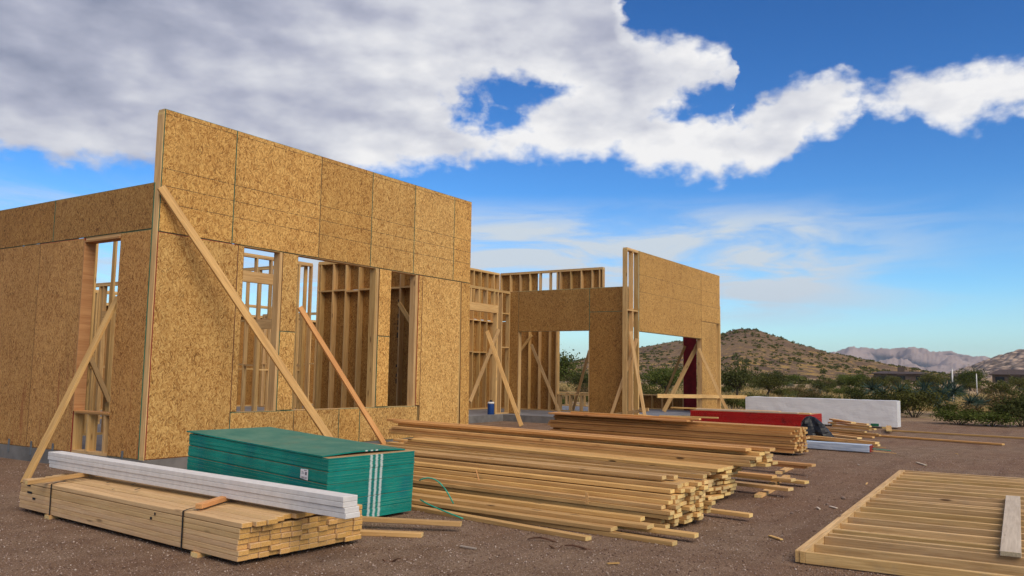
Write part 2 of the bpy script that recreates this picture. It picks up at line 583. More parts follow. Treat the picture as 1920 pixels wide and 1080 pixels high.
def make_ground_mat():
    m, n, b = mat('ground_dirt', 0.92, 0.15)
    pos = n.n('ShaderNodeNewGeometry').outputs['Position']
    px, py, pz = n.sep(pos)
    big = n.noise(pos, 0.35, 5, 0.6)
    mid = n.noise(pos, 2.6, 6, 0.62)
    fine = n.noise(pos, 55.0, 5, 0.7)
    grit = n.vor(pos, 95.0)
    gritc = n.sep(n.vor(pos, 95.0, out='Color'))[0]
    c = n.mix(n.ss(mid, 0.3, 0.7), (0.198, 0.120, 0.070), (0.310, 0.208, 0.134))
    c = n.mix(n.ss(big, 0.35, 0.7, 0, 0.6), c, (0.225, 0.110, 0.060))
    c = n.mix(n.ss(fine, 0.35, 0.7, 0, 0.6), c, (0.110, 0.064, 0.040))
    c = n.mix(n.m('MULTIPLY', n.ss(gritc, 0.45, 0.95), n.ss(grit, 0.55, 0.2)), c, (0.50, 0.36, 0.26))
    ruts = n.noise(n.vm('MULTIPLY', pos, (0.22, 2.4, 1)), 1.0, 4, 0.6)
    c = n.mix(n.ss(ruts, 0.52, 0.7, 0, 0.45), c, (0.135, 0.070, 0.042))
    # desert beyond the graded pad
    edge = n.m('ADD', n.m('ADD', px, n.m('MULTIPLY', py, 0.15)), n.m('MULTIPLY', n.m('SUBTRACT', big, 0.5), 7.0))
    out = n.ss(edge, 23.5, 25.5)
    dn = n.noise(pos, 0.06, 5, 0.6)
    dn2 = n.noise(pos, 0.5, 5, 0.65)
    d = n.mix(n.ss(dn, 0.35, 0.62), (0.36, 0.245, 0.14), (0.26, 0.165, 0.105))
    d = n.mix(n.ss(dn2, 0.42, 0.68, 0, 0.8), d, (0.50, 0.365, 0.175))
    c = n.mix(out, c, d)
    n.l(c, b.inputs['Base Color'])
    h = n.m('ADD', n.m('MULTIPLY', fine, 0.5), n.m('ADD', n.m('ADD', n.m('MULTIPLY', mid, 1.6), n.m('MULTIPLY', ruts, 2.2)), n.m('MULTIPLY', grit, -0.35)))
    bump(n, b, h, 0.85, 0.035)
    return m


GROUND = make_ground_mat()


def make_ground():
    rad = [0.0] + list(np.geomspace(1.2, 7000, 190))
    na = 300
    vs = [(CAM.x, CAM.y, 0.0)]
    for r in rad[1:]:
        for k in range(na):
            a = 2 * math.pi * k / na
            x, y = CAM.x + r * math.cos(a), CAM.y + r * math.sin(a)
            vs.append((x, y, tz(x, y)))
    fs = [(0, 1 + k, 1 + (k + 1) % na) for k in range(na)]
    for i in range(len(rad) - 2):
        o0, o1 = 1 + i * na, 1 + (i + 1) * na
        for k in range(na):
            k2 = (k + 1) % na
            fs.append((o0 + k, o1 + k, o1 + k2, o0 + k2))
    o = obj('ground', mesh('ground', vs, fs, [GROUND], smooth=True))
    tag(o, 'reddish brown gravelly dirt running out into dry desert', 'ground', kind='structure')


make_ground()


def polar(az, r):
    a = YAW - math.radians(az)
    return CAM.x + r * math.cos(a), CAM.y + r * math.sin(a)


def interp(pts, x):
    if x <= pts[0][0]:
        return pts[0][1]
    for (x0, y0), (x1, y1) in zip(pts, pts[1:]):
        if x <= x1:
            t = (x - x0) / (x1 - x0)
            t = t * t * (3 - 2 * t) * 0.4 + t * 0.6
            return y0 + (y1 - y0) * t
    return pts[-1][1]


HILL_P = [(-14, 0.2), (-6, 0.55), (1, 0.62), (3.3, 0.66), (5.3, 1.12), (8.4, 1.78), (11, 2.28), (14, 2.88), (15.2, 3.20), (16.3, 3.08), (17.6, 2.55), (19, 2.05),
          (20.9, 1.55), (23, 1.15), (25.2, 0.76), (26.6, 0.5), (28.4, 0.22), (31, -0.1)]


def hill_z(x, y):
    dx, dy = x - CAM.x, y - CAM.y
    r = math.hypot(dx, dy)
    az = math.degrees(YAW - math.atan2(dy, dx))
    top = CAM.z + 430 * math.tan(math.radians(interp(HILL_P, az)))
    t = (r - 255) / 175.0
    if t < 0:
        g = 0.0
    elif t < 1:
        g = t * t * (3 - 2 * t)
        g = 0.45 * g + 0.55 * t
    else:
        g = max(0.0, 1.0 - ((t - 1) / 1.3) ** 2)
    base = tz(x, y)
    z = base - 1.5 + (max(top, 0) - base + 1.5) * g
    z += g * (1.4 * noise.fractal((x * 0.02, y * 0.02, 0.3), 1.0, 2.0, 5) * min(1, top / 10) + 0.5 * noise.noise((x * 0.12, y * 0.12, 2)) * min(1, top / 8))
    return z


def make_hill_mat():
    m, n, b = mat('hill_soil', 0.95, 0.1)
    pos = n.n('ShaderNodeNewGeometry').outputs['Position']
    a = n.noise(pos, 0.045, 6, 0.65)
    c_ = n.noise(pos, 0.22, 6, 0.7)
    pz = n.sep(pos)[2]
    low = n.ss(n.m('ADD', pz, n.m('MULTIPLY', n.m('SUBTRACT', a, 0.5), 22)), 17, 5)
    c = n.mix(n.ss(a, 0.35, 0.65), (0.150, 0.095, 0.062), (0.25, 0.16, 0.09))
    gold = n.m('MULTIPLY', n.ss(c_, 0.48, 0.62), n.m('ADD', 0.2, n.m('MULTIPLY', low, 0.75)))  # golden grass; sunlit patches on the lower slope painted in as stronger gold
    c = n.mix(gold, c, (0.50, 0.31, 0.09))
    br = n.noise(pos, 0.5, 5, 0.7)
    c = n.mix(n.ss(br, 0.56, 0.66, 0, 0.7), c, (0.075, 0.066, 0.035))
    rk = n.noise(pos, 0.9, 5, 0.75)
    c = n.mix(n.ss(rk, 0.56, 0.68, 0, 0.6), c, (0.07, 0.052, 0.043))
    n.l(c, b.inputs['Base Color'])
    bump(n, b, rk, 0.9, 1.2)
    return m


def make_hill():
    A = np.arange(-14, 31.01, 0.22)
    Rr = np.arange(250, 640, 4.5)
    vs, fs = [], []
    for az in A:
        for r in Rr:
            x, y = polar(az, r)
            vs.append((x, y, hill_z(x, y)))
    nr = len(Rr)
    for i in range(len(A) - 1):
        for j in range(nr - 1):
            fs.append((i * nr + j, (i + 1) * nr + j, (i + 1) * nr + j + 1, i * nr + j + 1))
    o = obj('hill', mesh('hill', vs, fs, [make_hill_mat()], smooth=True))
    tag(o, 'brown scrub dotted desert hill with a pointed top', 'hill', kind='structure')


make_hill()


def make_range(name, az0, az1, prof, r0, r1, rough, freq, m, step, label, seed):
    A = np.arange(az0, az1 + 1e-6, step)
    T = np.linspace(0, 1, 56)
    vs, fs, rid = [], [], []
    for az in A:
        for t in T:
            r = r0 + (r1 - r0) * t
            x, y = polar(az, r)
            crest = CAM.z + (r0 + (r1 - r0) * 0.62) * math.tan(math.radians(interp(prof, az)))
            g = (t / 0.62) ** 1.35 if t < 0.62 else max(0.0, 1 - ((t - 0.62) / 0.5) ** 2)
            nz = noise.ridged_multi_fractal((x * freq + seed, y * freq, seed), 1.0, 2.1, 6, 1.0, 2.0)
            z = crest * g + (nz - 1.25) * rough * crest * g * (1.0 - 0.84 * g if t < 0.62 else 0.16)
            vs.append((x, y, z - (25 if t in (0.0, 1.0) else 0)))
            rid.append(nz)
    nr = len(T)
    for i in range(len(A) - 1):
        for j in range(nr - 1):
            fs.append((i * nr + j, (i + 1) * nr + j, (i + 1) * nr + j + 1, i * nr + j + 1))
    me = mesh(name, vs, fs, [m], smooth=True)
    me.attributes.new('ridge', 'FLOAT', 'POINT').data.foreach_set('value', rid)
    o = obj(name, me)
    tag(o, label, 'mountain', kind='structure')


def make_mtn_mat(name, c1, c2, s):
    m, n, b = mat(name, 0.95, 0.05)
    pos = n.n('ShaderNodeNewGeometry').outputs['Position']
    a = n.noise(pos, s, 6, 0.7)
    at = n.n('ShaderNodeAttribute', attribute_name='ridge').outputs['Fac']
    c = n.mix(n.ss(n.m('ADD', at, n.m('MULTIPLY', n.m('SUBTRACT', a, 0.5), 0.9)), 0.85, 1.30), c1, c2)      # relief shading painted into the colour: gullies darkened, ridges paled
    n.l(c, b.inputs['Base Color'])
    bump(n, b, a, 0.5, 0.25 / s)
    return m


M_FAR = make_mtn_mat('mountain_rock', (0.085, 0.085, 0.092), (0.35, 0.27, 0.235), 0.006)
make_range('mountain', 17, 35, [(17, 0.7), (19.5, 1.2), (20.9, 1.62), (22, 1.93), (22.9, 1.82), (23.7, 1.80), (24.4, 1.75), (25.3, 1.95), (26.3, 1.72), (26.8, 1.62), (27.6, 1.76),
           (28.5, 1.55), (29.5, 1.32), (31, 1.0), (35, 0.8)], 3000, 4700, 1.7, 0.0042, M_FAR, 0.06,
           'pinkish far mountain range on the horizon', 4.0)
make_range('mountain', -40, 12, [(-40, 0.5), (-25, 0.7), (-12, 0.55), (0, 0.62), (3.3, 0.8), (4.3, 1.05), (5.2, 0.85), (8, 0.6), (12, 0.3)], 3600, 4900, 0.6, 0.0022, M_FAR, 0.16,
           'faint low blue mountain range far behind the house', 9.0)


def make_boulder_hill():
    m, n, b = mat('boulder_rock', 0.95, 0.05)
    pos = n.n('ShaderNodeNewGeometry').outputs['Position']
    v = n.vor(pos, 0.085)
    a = n.noise(pos, 0.12, 6, 0.7)
    c = n.mix(n.ss(v, 0.25, 0.7), (0.43, 0.315, 0.235), (0.17, 0.125, 0.10))
    c = n.mix(n.ss(a, 0.5, 0.7, 0, 0.7), c, (0.10, 0.085, 0.055))
    n.l(c, b.inputs['Base Color'])
    bump(n, b, v, 1.0, -7)
    prof = [(26.5, -0.1), (27.6, 0.45), (28.9, 0.98), (29.8, 1.40), (30.6, 1.66), (31.4, 1.86), (33, 2.3), (36, 2.2), (40, 1.0)]
    A = np.arange(26.5, 40, 0.07)
    T = np.linspace(0, 1, 90)
    vs, fs = [], []
    for az in A:
        for t in T:
            r = 900 + 420 * t
            x, y = polar(az, r)
            crest = CAM.z + 1150 * math.tan(math.radians(interp(prof, az)))
            g = (t / 0.6) if t < 0.6 else max(0.0, 1 - ((t - 0.6) / 0.4) ** 2)
            d, _ = noise.voronoi((x * 0.085, y * 0.085, 0.2))
            z = crest * g + (0.55 - d[0]) * 5.5 * min(1, g * 3) + 2 * noise.noise((x * .02, y * .02, 1)) * g
            vs.append((x, y, z if 0 < t < 1 else -12))
    nr = len(T)
    for i in range(len(A) - 1):
        for j in range(nr - 1):
            fs.append((i * nr + j, (i + 1) * nr + j, (i + 1) * nr + j + 1, i * nr + j + 1))
    o = obj('boulder_hill', mesh('boulder_hill', vs, fs, [m]))
    tag(o, 'sunlit boulder covered hill at the right edge', 'hill', kind='structure')


make_boulder_hill()

# ================================================================== foundation
SL = 0.2          # top of slab
slab = empty('foundation', (0, 0, 0))
tag(slab, 'grey concrete foundation slab under the framed house', 'foundation', kind='structure')


def slab_piece(pts, m_top, name):
    n = len(pts)
    vs = [(x, y, -0.3) for x, y in pts] + [(x, y, SL) for x, y in pts]
    fs = [tuple(range(n, 2 * n))] + [(i, (i + 1) % n, n + (i + 1) % n, n + i) for i in range(n)]
    mi = [0] + [1] * n
    obj(name, mesh(name, vs, fs, [m_top, CONC], mi), slab)


slab_piece([(-0.02, -0.02), (7.23, -0.02), (7.23, 3.95), (14.45, 3.95), (14.45, -0.02), (22.6, -0.02), (22.6, 16.0), (-0.02, 16.0)], FLOOR_C, 'slab')

# ================================================================== house frame
house = empty('house_frame', (0, 0, 0))
tag(house, 'unfinished timber framed house with tan strand board sheathing', 'building')
T2 = 0.038


def wall_part(label=None):
    e = empty('wall', (0, 0, 0), house)
    if label:
        e['label'] = label
    return e


def P(axis, u, v, z):
    return Vector((u, v, z)) if axis == 'x' else Vector((v, u, z))


def vstud(par, axis, u, v0, v1, z0, z1, m=None, t=T2, name='stud'):
    """upright member: centre u along the wall, depth v0..v1"""
    vc = (v0 + v1) / 2
    ju = rng.uniform(-.004, .004)
    return beam(name, P(axis, u, vc, z0), P(axis, u + ju, vc, z1), v1 - v0, t, P(axis, 0, 1, 0), m or W_STUD, par)


def hplate(par, axis, u0, u1, v0, v1, z, t=T2, m=None, name='plate'):
    vc = (v0 + v1) / 2
    return beam(name, P(axis, u0, vc, z + t / 2), P(axis, u1, vc, z + t / 2), v1 - v0, t, P(axis, 0, 1, 0), m or W_STUD, par)


def stud_wall(par, axis, u0, u1, v0, v1, z0, z1, openings=(), sp=0.406, mids=(), skip=None, double_top=True, m=None):
    """plates, studs, headers, sills; openings are (a, b, sill, head)"""
    zt = z1 - (2 * T2 if double_top else T2)
    base = z0 + T2
    # bottom plate broken at doors
    segs = [(u0, u1)]
    for a, b, s, h in openings:
        if s <= z0 + 0.01:
            ns = []
            for p, q in segs:
                if a > p and b < q:
                    ns += [(p, a), (b, q)]
                else:
                    ns.append((p, q))
            segs = ns
    for p, q in segs:
        hplate(par, axis, p, q, v0, v1, z0, m=m)
    hplate(par, axis, u0, u1, v0, v1, zt, m=m)
    if double_top:
        hplate(par, axis, u0 + 0.01, u1 - 0.01, v0 + .001, v1 - .001, zt + T2 + 0.0005, m=m)
    us = [u0 + T2 / 2]
    k = 1
    while u0 + k * sp < u1 - 0.06:
        us.append(u0 + k * sp)
        k += 1
    us.append(u1 - T2 / 2)
    for u in us:
        if skip and skip(u):
            continue
        spans = [(base, zt)]
        for a, b, s, h in openings:
            if a - 0.06 < u < b + 0.06:
                spans = []
                if a < u < b:
                    if s > z0 + 0.1:
                        spans.append((base, s - T2))
                    if h + 0.25 < zt:
                        spans.append((h + 0.24, zt))
        for p, q in spans:
            if q - p > 0.08:
                vstud(par, axis, u, v0 + .001, v1 - .001, p, q, m)
    for a, b, s, h in openings:
        for u in (a - T2 * 1.5 - .001, a - T2 / 2, b + T2 / 2, b + T2 * 1.5 + .001):
            inner = abs(u - a) < T2 or abs(u - b) < T2
            vstud(par, axis, u, v0 + .001, v1 - .001, base, h if inner else zt, m)
        if s > z0 + 0.1:
            hplate(par, axis, a, b, v0, v1, s - T2, m=m, name='sill')
        hh = min(0.235, zt - h)
        if hh > 0.05:
            vc = (v0 + v1) / 2
            beam('header', P(axis, a - T2, vc, h + hh / 2), P(axis, b + T2, vc, h + hh / 2), hh, v1 - v0 - .004, (0, 0, 1), m or W_STUD, par)
    for z in mids:
        q = us
        for a_, b_ in zip(q, q[1:]):
            if any(o[0] - .08 < (a_ + b_) / 2 < o[1] + .08 and o[2] - .05 < z < o[3] + .25 for o in openings):
                continue
            if skip and (skip(a_) or skip(b_)):
                continue
            hplate(par, axis, a_ + T2 / 2, b_ - T2 / 2, v0 + .003, v1 - .003, z + rng.uniform(-.02, .02), m=m, name='blocking')


def panel(par, axis, u0, u1, z0, z1, v, out, m=OSB, edge=EDGE_G, t=0.012, gap=0.004, ch=0.0065):
    """one sheathing sheet: outer face on the `out` side of plane v"""
    u0, u1, z0, z1 = u0 + gap / 2, u1 - gap / 2, z0 + gap / 2, z1 - gap / 2
    bk, fr = v, v + out * t
    c = ch
    ring0 = [(u0, z0), (u1, z0), (u1, z1), (u0, z1)]
    ring1 = [(u0 + c, z0 + c), (u1 - c, z0 + c), (u1 - c, z1 - c), (u0 + c, z1 - c)]
    uc, zc = (u0 + u1) / 2, (z0 + z1) / 2
    ctr = P(axis, uc, v, zc)
    vs = [P(axis, a, bk, z) - ctr for a, z in ring0] + [P(axis, a, fr - out * c * .6, z) - ctr for a, z in ring0] + [P(axis, a, fr, z) - ctr for a, z in ring1]
    fs = [(3, 2, 1, 0)]
    mi = [0]
    for i in range(4):
        j = (i + 1) % 4
        fs.append((i, j, 4 + j, 4 + i)); mi.append(1)
        fs.append((4 + i, 4 + j, 8 + j, 8 + i)); mi.append(1)
    fs.append((8, 9, 10, 11)); mi.append(0)
    me = mesh('osb_panel', vs, fs, [m, edge], mi)
    bm = bmesh.new(); bm.from_mesh(me)
    bmesh.ops.recalc_face_normals(bm, faces=bm.faces)
    bm.to_mesh(me); bm.free()
    return obj('osb_panel', me, par, ctr)


D6, D4 = 0.14, 0.089

# --- tall front wall (plane Y=0, X 0..7.2)
FT = 4.97
w = wall_part('tall lined front wall with three window openings')
win = [(1.46, 2.15, 0.79, 3.25), (2.53, 4.36, 0.79, 3.25), (4.77, 5.47, 0.79, 3.25)]
stud_wall(w, 'x', 0.0, 7.2, 0.001, D6, SL, FT, win, mids=(3.24,))
for a, b in ((0.012, 1.22), (1.22, 2.95), (2.95, 4.19), (4.19, 5.37), (5.37, 6.61), (6.61, 7.2)):
    panel(w, 'x', a, b, 3.262, FT, 0, -1, OSB_L, EDGE_B if a == 2.95 else EDGE_G)
panel(w, 'x', 0.012, 1.34, SL + .005, 3.258, 0, -1, OSB, EDGE_R)
panel(w, 'x', 1.34, 1.455, 0.795, 3.258, 0, -1, OSB, EDGE_B)
for a, b in ((1.34, 2.56), (2.56, 3.55), (3.55, 4.05), (4.05, 5.60)):
    panel(w, 'x', a, b, SL + .005, 0.79, 0, -1, OSB, EDGE_B if b == 3.55 else EDGE_G)
panel(w, 'x', 2.20, 2.52, 0.795, 2.02, 0, -1)
panel(w, 'x', 2.20, 2.52, 2.02, 3.258, 0, -1, OSB, EDGE_B)
panel(w, 'x', 4.44, 4.765, 0.795, 2.05, 0, -1)
panel(w, 'x', 4.44, 4.765, 2.05, 3.258, 0, -1, OSB, EDGE_B)
panel(w, 'x', 5.54, 5.66, 0.795, 3.258, 0, -1, OSB, EDGE_R)
panel(w, 'x', 5.66, 6.87, SL + .005, 3.258, 0, -1, OSB, EDGE_B)
pp = panel(w, 'x', 6.89, 7.2, SL + .005, 3.258, 0, -1, OSB, EDGE_B)
pp.rotation_euler = (0, math.radians(-0.9), 0)
pp.location.x += 0.028

# --- left side wall (plane X=0, Y 0.14..)
w = wall_part('lower side wall with one tall narrow window opening')
stud_wall(w, 'y', D6 + .002, 9.0, 0.001, D6, SL, 3.95, [(0.83, 1.70, 0.79, 3.25)], mids=(3.28,))
for a, b in ((0.10, 2.60), (2.60, 5.04), (5.04, 7.48), (7.48, 9.0)):
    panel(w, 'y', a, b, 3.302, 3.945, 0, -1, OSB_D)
panel(w, 'y', 0.10, 0.825, SL + .005, 3.298, 0, -1, OSB_S, EDGE_G)
panel(w, 'y', 1.72, 2.94, SL + .005, 3.298, 0, -1, OSB_S, EDGE_R)
for a, b in ((2.94, 4.16), (4.16, 5.38), (5.38, 6.6), (6.6, 7.82), (7.82, 9.0)):
    panel(w, 'y', a, b, SL + .005, 3.298, 0, -1, OSB_S, EDGE_B)
# window bucks showing fresh fir
for (y0, y1) in ((1.70 - .012, 1.70 + .012),):
    box('window_buck', -0.03, D6, y0, y1, 0.79, 3.25, W_RED, w)
box('window_buck', -0.03, D6, 0.83, 1.688, 3.226, 3.25, W_RED, w)
box('window_buck', -0.02, D6, 0.83, 1.688, 0.768, 0.792, W_RED, w)

# --- return wall at X=7.2, sheathed on the far side
w = wall_part()
stud_wall(w, 'y', D6 + .002, 4.30, 7.2 - D6, 7.199, SL, 3.95, mids=(3.22,))
for a, b in ((0.0, 1.22), (1.22, 2.44), (2.44, 3.66), (3.66, 4.30)):
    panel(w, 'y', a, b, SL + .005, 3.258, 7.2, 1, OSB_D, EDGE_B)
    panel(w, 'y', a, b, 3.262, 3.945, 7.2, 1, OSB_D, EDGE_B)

rs = random.Random(3)
for y in (0.95, 1.86, 3.05):
    z = 1.0
    while z < 3.0:
        h = rs.uniform(.05, .13)
        if rs.random() < .7:
            box('ink_stamp', 7.1965, 7.1985, y, y + rs.uniform(.05, .08), z, z + h, INK, w)
        z += h + rs.uniform(.02, .05)
    

# --- open stud walls inside
def part_wall(axis, u0, u1, v0, v1, zt, ops=(), mids=(), sp=0.406, skip=None):
    w_ = wall_part()
    stud_wall(w_, axis, u0, u1, v0, v1, SL, zt, ops, sp, mids, skip)
    return w_


part_wall('x', 7.22, 14.98, 4.10, 4.10 + D6, 3.96, [(9.0, 10.6, SL, 2.6), (12.1, 14.25, SL, 3.24)], (3.24, 2.2))
part_wall('x', D6 + .01, 7.05, 4.45, 4.45 + D4, 3.92, [(2.2, 3.4, SL, 2.4), (4.75, 6.2, SL, 3.30)], ())
part_wall('y', 4.56, 9.0, 3.6, 3.6 + D4, 3.25, [(6.0, 7.2, SL, 2.4)], (1.7,))
part_wall('y', 4.56, 8.5, 6.9, 6.9 + D4, 3.92, [(5.2, 6.1, SL, 2.4)], (1.5, 2.6))
part_wall('x', 3.7, 11.0, 9.0, 9.0 + D4, 3.25, [(5.0, 6.5, SL, 2.4)], (1.4,))
part_wall('x', 11.02, 17.85, 6.45, 6.45 + D6, 4.97, [(12.2, 13.3, SL, 2.4)], (3.2, 2.1))
part_wall('y', 6.62, 12.0, 12.0, 12.0 + D4, 3.25, [(7.4, 8.5, SL, 2.4)], (1.6,))
wb = part_wall('x', 0.15, 22.4, 12.6, 12.6 + D6, 3.25, [(3, 4.5, .8, 2.5), (16, 18, .8, 2.6)], ())
for k in range(18):
    a = 0.15 + k * 1.22
    if 2.3 < a < 4.5 or 15.2 < a < 18:
        continue
    panel(wb, 'x', a, a + 1.22, SL + .005, 3.245, 12.6 + D6, 1, OSB_D, EDGE_B)
wt = [c for c in house.children][-3]
for k in range(3):
    panel(wt, 'x', 14.2 + k * 1.22, 14.2 + (k + 1) * 1.22, SL + .005, 3.25, 6.45 + D6, 1, OSB_D, EDGE_B)
    panel(wt, 'x', 14.2 + k * 1.22, 14.2 + (k + 1) * 1.22, 3.26, 4.96, 6.45 + D6, 1, OSB_D, EDGE_B)

# --- tall wall behind the porch (plane X=17.9)
w = wall_part('tall inner wall with bare studs and three sky gaps')
stud_wall(w, 'y', 2.36, 6.44, 17.85, 17.85 + D6, SL, 4.97, [(2.55, 4.05, 0.78, 3.25)], mids=())
for a, b, z0, z1 in ((4.06, 5.2, SL, 3.25), (5.2, 6.44, SL, 3.25), (4.95, 6.44, 3.26, 4.96), (2.36, 4.0, 3.26, 4.96)):
    panel(w, 'y', a, b, z0 + .005, z1, 17.85 + D6, 1, OSB_D, EDGE_B)
for k in range(4):
    vstud(w, 'y', 2.75 + k * .4, 17.86, 17.84 + D6, SL + T2, .74)

# --- recessed porch wall (plane X=15)
w = wall_part('recessed porch wall of brown strand board with a wide doorway')
stud_wall(w, 'y', D6 + .01, 4.09, 15.001, 15 + D6, SL, 3.96, [(1.36, 3.78, SL, 2.71)])
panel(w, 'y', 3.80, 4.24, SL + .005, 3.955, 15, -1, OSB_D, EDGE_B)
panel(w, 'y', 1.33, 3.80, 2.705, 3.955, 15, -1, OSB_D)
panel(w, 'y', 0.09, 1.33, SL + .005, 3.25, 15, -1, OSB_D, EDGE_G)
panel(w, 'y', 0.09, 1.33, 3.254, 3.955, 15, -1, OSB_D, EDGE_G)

# --- right hand parapet wall (plane Y=0, X 14.75..22.5)
w = wall_part('far right parapet wall with a wide opening below')
stud_wall(w, 'x', 14.72, 22.42, 0.001, D6, SL, 5.04, [(15.54, 20.50, SL, 2.70)])
panel(w, 'x', 15.50, 20.53, 2.695, 5.035, 0, -1, OSB_R)
panel(w, 'x', 20.53, 22.35, 3.30, 5.035, 0, -1, OSB_R, EDGE_B)
panel(w, 'x', 20.53, 22.0, SL + .005, 3.296, 0, -1, OSB_R, EDGE_B)
hplate(w, 'x', 14.78, 15.45, 0.004, D6 - .004, 3.25, name='blocking')
box('post', 22.43, 22.52, 0.02, 0.16, SL, 3.95, W_STUD, w)

# --- end wall behind that opening (plane X=22.4)
w = wall_part('end wall with a dark red sheet beside its opening')
stud_wall(w, 'y', D6 + .01, 9.0, 22.3, 22.3 + D6, SL, 3.95, [(1.36, 7.4, 0.74, 3.25)])
panel(w, 'y', 0.84, 1.33, SL + .005, 3.25, 22.3 - .012, -1, RED_P, EDGE_R)
panel(w, 'y', 1.33, 3.2, SL + .005, 0.73, 22.3 + D6, 1, OSB_D, EDGE_B)
panel(w, 'y', 3.2, 4.4, SL + .005, 0.73, 22.3 + D6, 1, OSB_D, EDGE_B)
panel(w, 'y', 0.16, 1.33, 3.26, 3.94, 22.3 + D6, 1, OSB_D, EDGE_B)

# --- steel anchor straps at the base of the side wall
for y in (0.42, 2.15, 2.75, 3.4, 4.5):
    box('anchor_strap', -0.034, -0.0225, y, y + 0.035, 0.10, 0.30, METAL, house)

# ================================================================== braces
def brace(p0, p1, wd, t, wdir, m, label, group='temporary diagonal braces'):
    p0, p1 = Vector(p0), Vector(p1)
    if wdir is None:            # wide face towards the street side
        wdir = (p1 - p0).cross(Vector((1, 0.35, 0)))
    o = beam('brace_board', p0, p1, wd, t, wdir, m, None, 0.003)
    tag(o, label, 'brace', group)
    return o


brace((-0.02, -0.055, 3.86), (2.74, -1.0, 0.02), 0.12, T2, (1, 0, 1), W_PINE, 'long pale brace slanting from the corner across the tall front wall')
brace((2.555, -0.045, 2.42), (3.81, -1.0, 0.02), 0.09, T2, (1, 0, .6), W_RED, 'reddish brace slanting from the middle window of the front wall')
brace((-1.34, 0.33, 0.02), (0.12, 1.00, 2.42), 0.12, T2, (0, 1, 0), W_PINE, 'brace leaning from the dirt into the side wall window')
brace((13.68, 4.06, 2.66), (12.58, 2.10, 0.02), 0.11, T2, None, W_PINE, 'slim brace standing on the dirt in front of the porch stud wall')
brace((16.0, 3.95, 2.35), (16.30, 3.05, SL + .02), 0.09, T2, None, W_STUD, 'brace seen inside the porch doorway, foot on the slab')
brace((17.80, 5.05, 2.75), (17.80, 5.95, 1.7), 0.09, T2, (0, 1, 1), W_STUD, 'short brace nailed high on the stud wall inside the doorway')
brace((17.3, 2.55, 2.2), (18.6, 3.85, SL + .02), 0.09, T2, None, W_STUD, 'brace half hidden behind the porch wall, near the window sill')
brace((14.82, -0.06, 2.66), (14.62, -0.60, 0.25), 0.09, T2, None, W_STUD, 'crossed brace at the parapet corner post, leaning right')
brace((14.95, -0.20, 2.45), (14.9, 0.58, 0.28), 0.09, T2, None, W_STUD, 'crossed brace at the parapet corner post, leaning left')
brace((14.80, -0.62, 0.50), (14.86, 0.72, 0.26), 0.09, T2, (0, 0, 1), W_STUD, 'low board nailed across the foot of the parapet corner braces')
brace((20.75, 0.10, 2.72), (20.35, 1.28, SL + .02), 0.14, T2, None, W_STUD, 'thick brace in the far opening with its foot on the slab')
brace((21.6, 1.0, 2.5), (21.5, 1.72, 0.75), 0.09, T2, None, W_STUD, 'thin brace behind the far opening, next to the red sheet')
brace((20.16, -0.05, 2.36), (20.57, -1.0, 0.02), 0.09, T2, None, W_STUD, 'brace leaning out in front of the far parapet wall')
brace((16.75, -0.04, 0.83), (25.2, -0.04, 0.68), 0.12, T2, (0, 0, 1), W_STUD, 'long rail nailed level across the far opening', None)
brace((3.2, 4.36, 0.9), (4.6, 4.36, 3.35), 0.09, T2, (1, 0, -1), W_STUD, 'dark inner brace seen through the first front window')
brace((1.2, 4.38, 2.6), (2.15, 4.38, 0.8), 0.09, T2, (1, 0, 1), W_STUD, 'inner brace seen through the side wall window')
brace((7.02, 0.35, 1.2), (7.02, 1.75, 2.9), 0.09, T2, (0, 1, -1), W_STUD, 'inner brace seen through the third front window')
brace((12.9, 4.06, 0.6), (14.3, 4.06, 2.75), 0.12, T2, (1, 0, -1), W_STUD, 'wide diagonal board nailed across the porch studs')

# ================================================================== lumber stacks
ORD = ('first', 'second', 'third', 'fourth', 'fifth', 'sixth', 'seventh', 'eighth', 'ninth', 'tenth', 'eleventh', 'twelfth')


def stack(x0, yend, ang, cols, rows, L, wd, t, m, label, group, jit=0.10, z0=0.0, gapw=0.004, sag=0.0, front_short=0.0, seed=1, c=0.003, steps=()):
    """boards along a heading `ang` off +Y; (x0, yend) is the near corner of the sawn ends"""
    rr = random.Random(seed)
    d = Vector((math.sin(ang), math.cos(ang), 0))
    s = Vector((math.cos(ang), -math.sin(ang), 0))
    out = []
    lens = [L, L - 0.02, L - 0.3]
    z = z0
    for r in range(rows):
        z += rr.choice((0.001, 0.002, 0.003, 0.009)) if r else 0
        roff = rr.uniform(-.02, .03) if r else 0.0
        rt = rr.uniform(-.006, .006) if r else 0.0
        kk = [k for k in range(cols) if k >= (steps[r] if r < len(steps) else 0)]
        for k in kk:
            j = rr.gauss(0, jit)
            ll = rr.choice(lens)
            p0 = Vector((x0, yend, 0)) + s * ((k + .5) * (wd + gapw) + roff + rr.uniform(-.004, .004)) + d * (j + front_short * r)
            d2 = (d + s * (rt + rr.uniform(-.002, .002)) + Vector((0, 0, rr.uniform(-.0006, .0006)))).normalized()
            q = p0 + Vector((0, 0, z + t / 2))
            o = beam('board', q, q + d2 * ll, wd, t, s, m, None, c)
            tag(o, label % (ORD[k - kk[0]], 'bottom row' if r == 0 else 'top row' if r == rows - 1 else ORD[r] + ' row up'), 'board', group)
            out.append(o)
        z += t
    return out


def loose(p0, p1, wd, t, m, label, group='loose boards around the stacks', flat_=True, c=0.003, name='board', cat='board'):
    p0, p1 = Vector(p0), Vector(p1)
    side = Vector((0, 0, 1)).cross(p1 - p0)
    o = beam(name, p0, p1, wd, t, side if flat_ else (0, 0, 1), m, None, c)
    tag(o, label, cat, group)
    return o


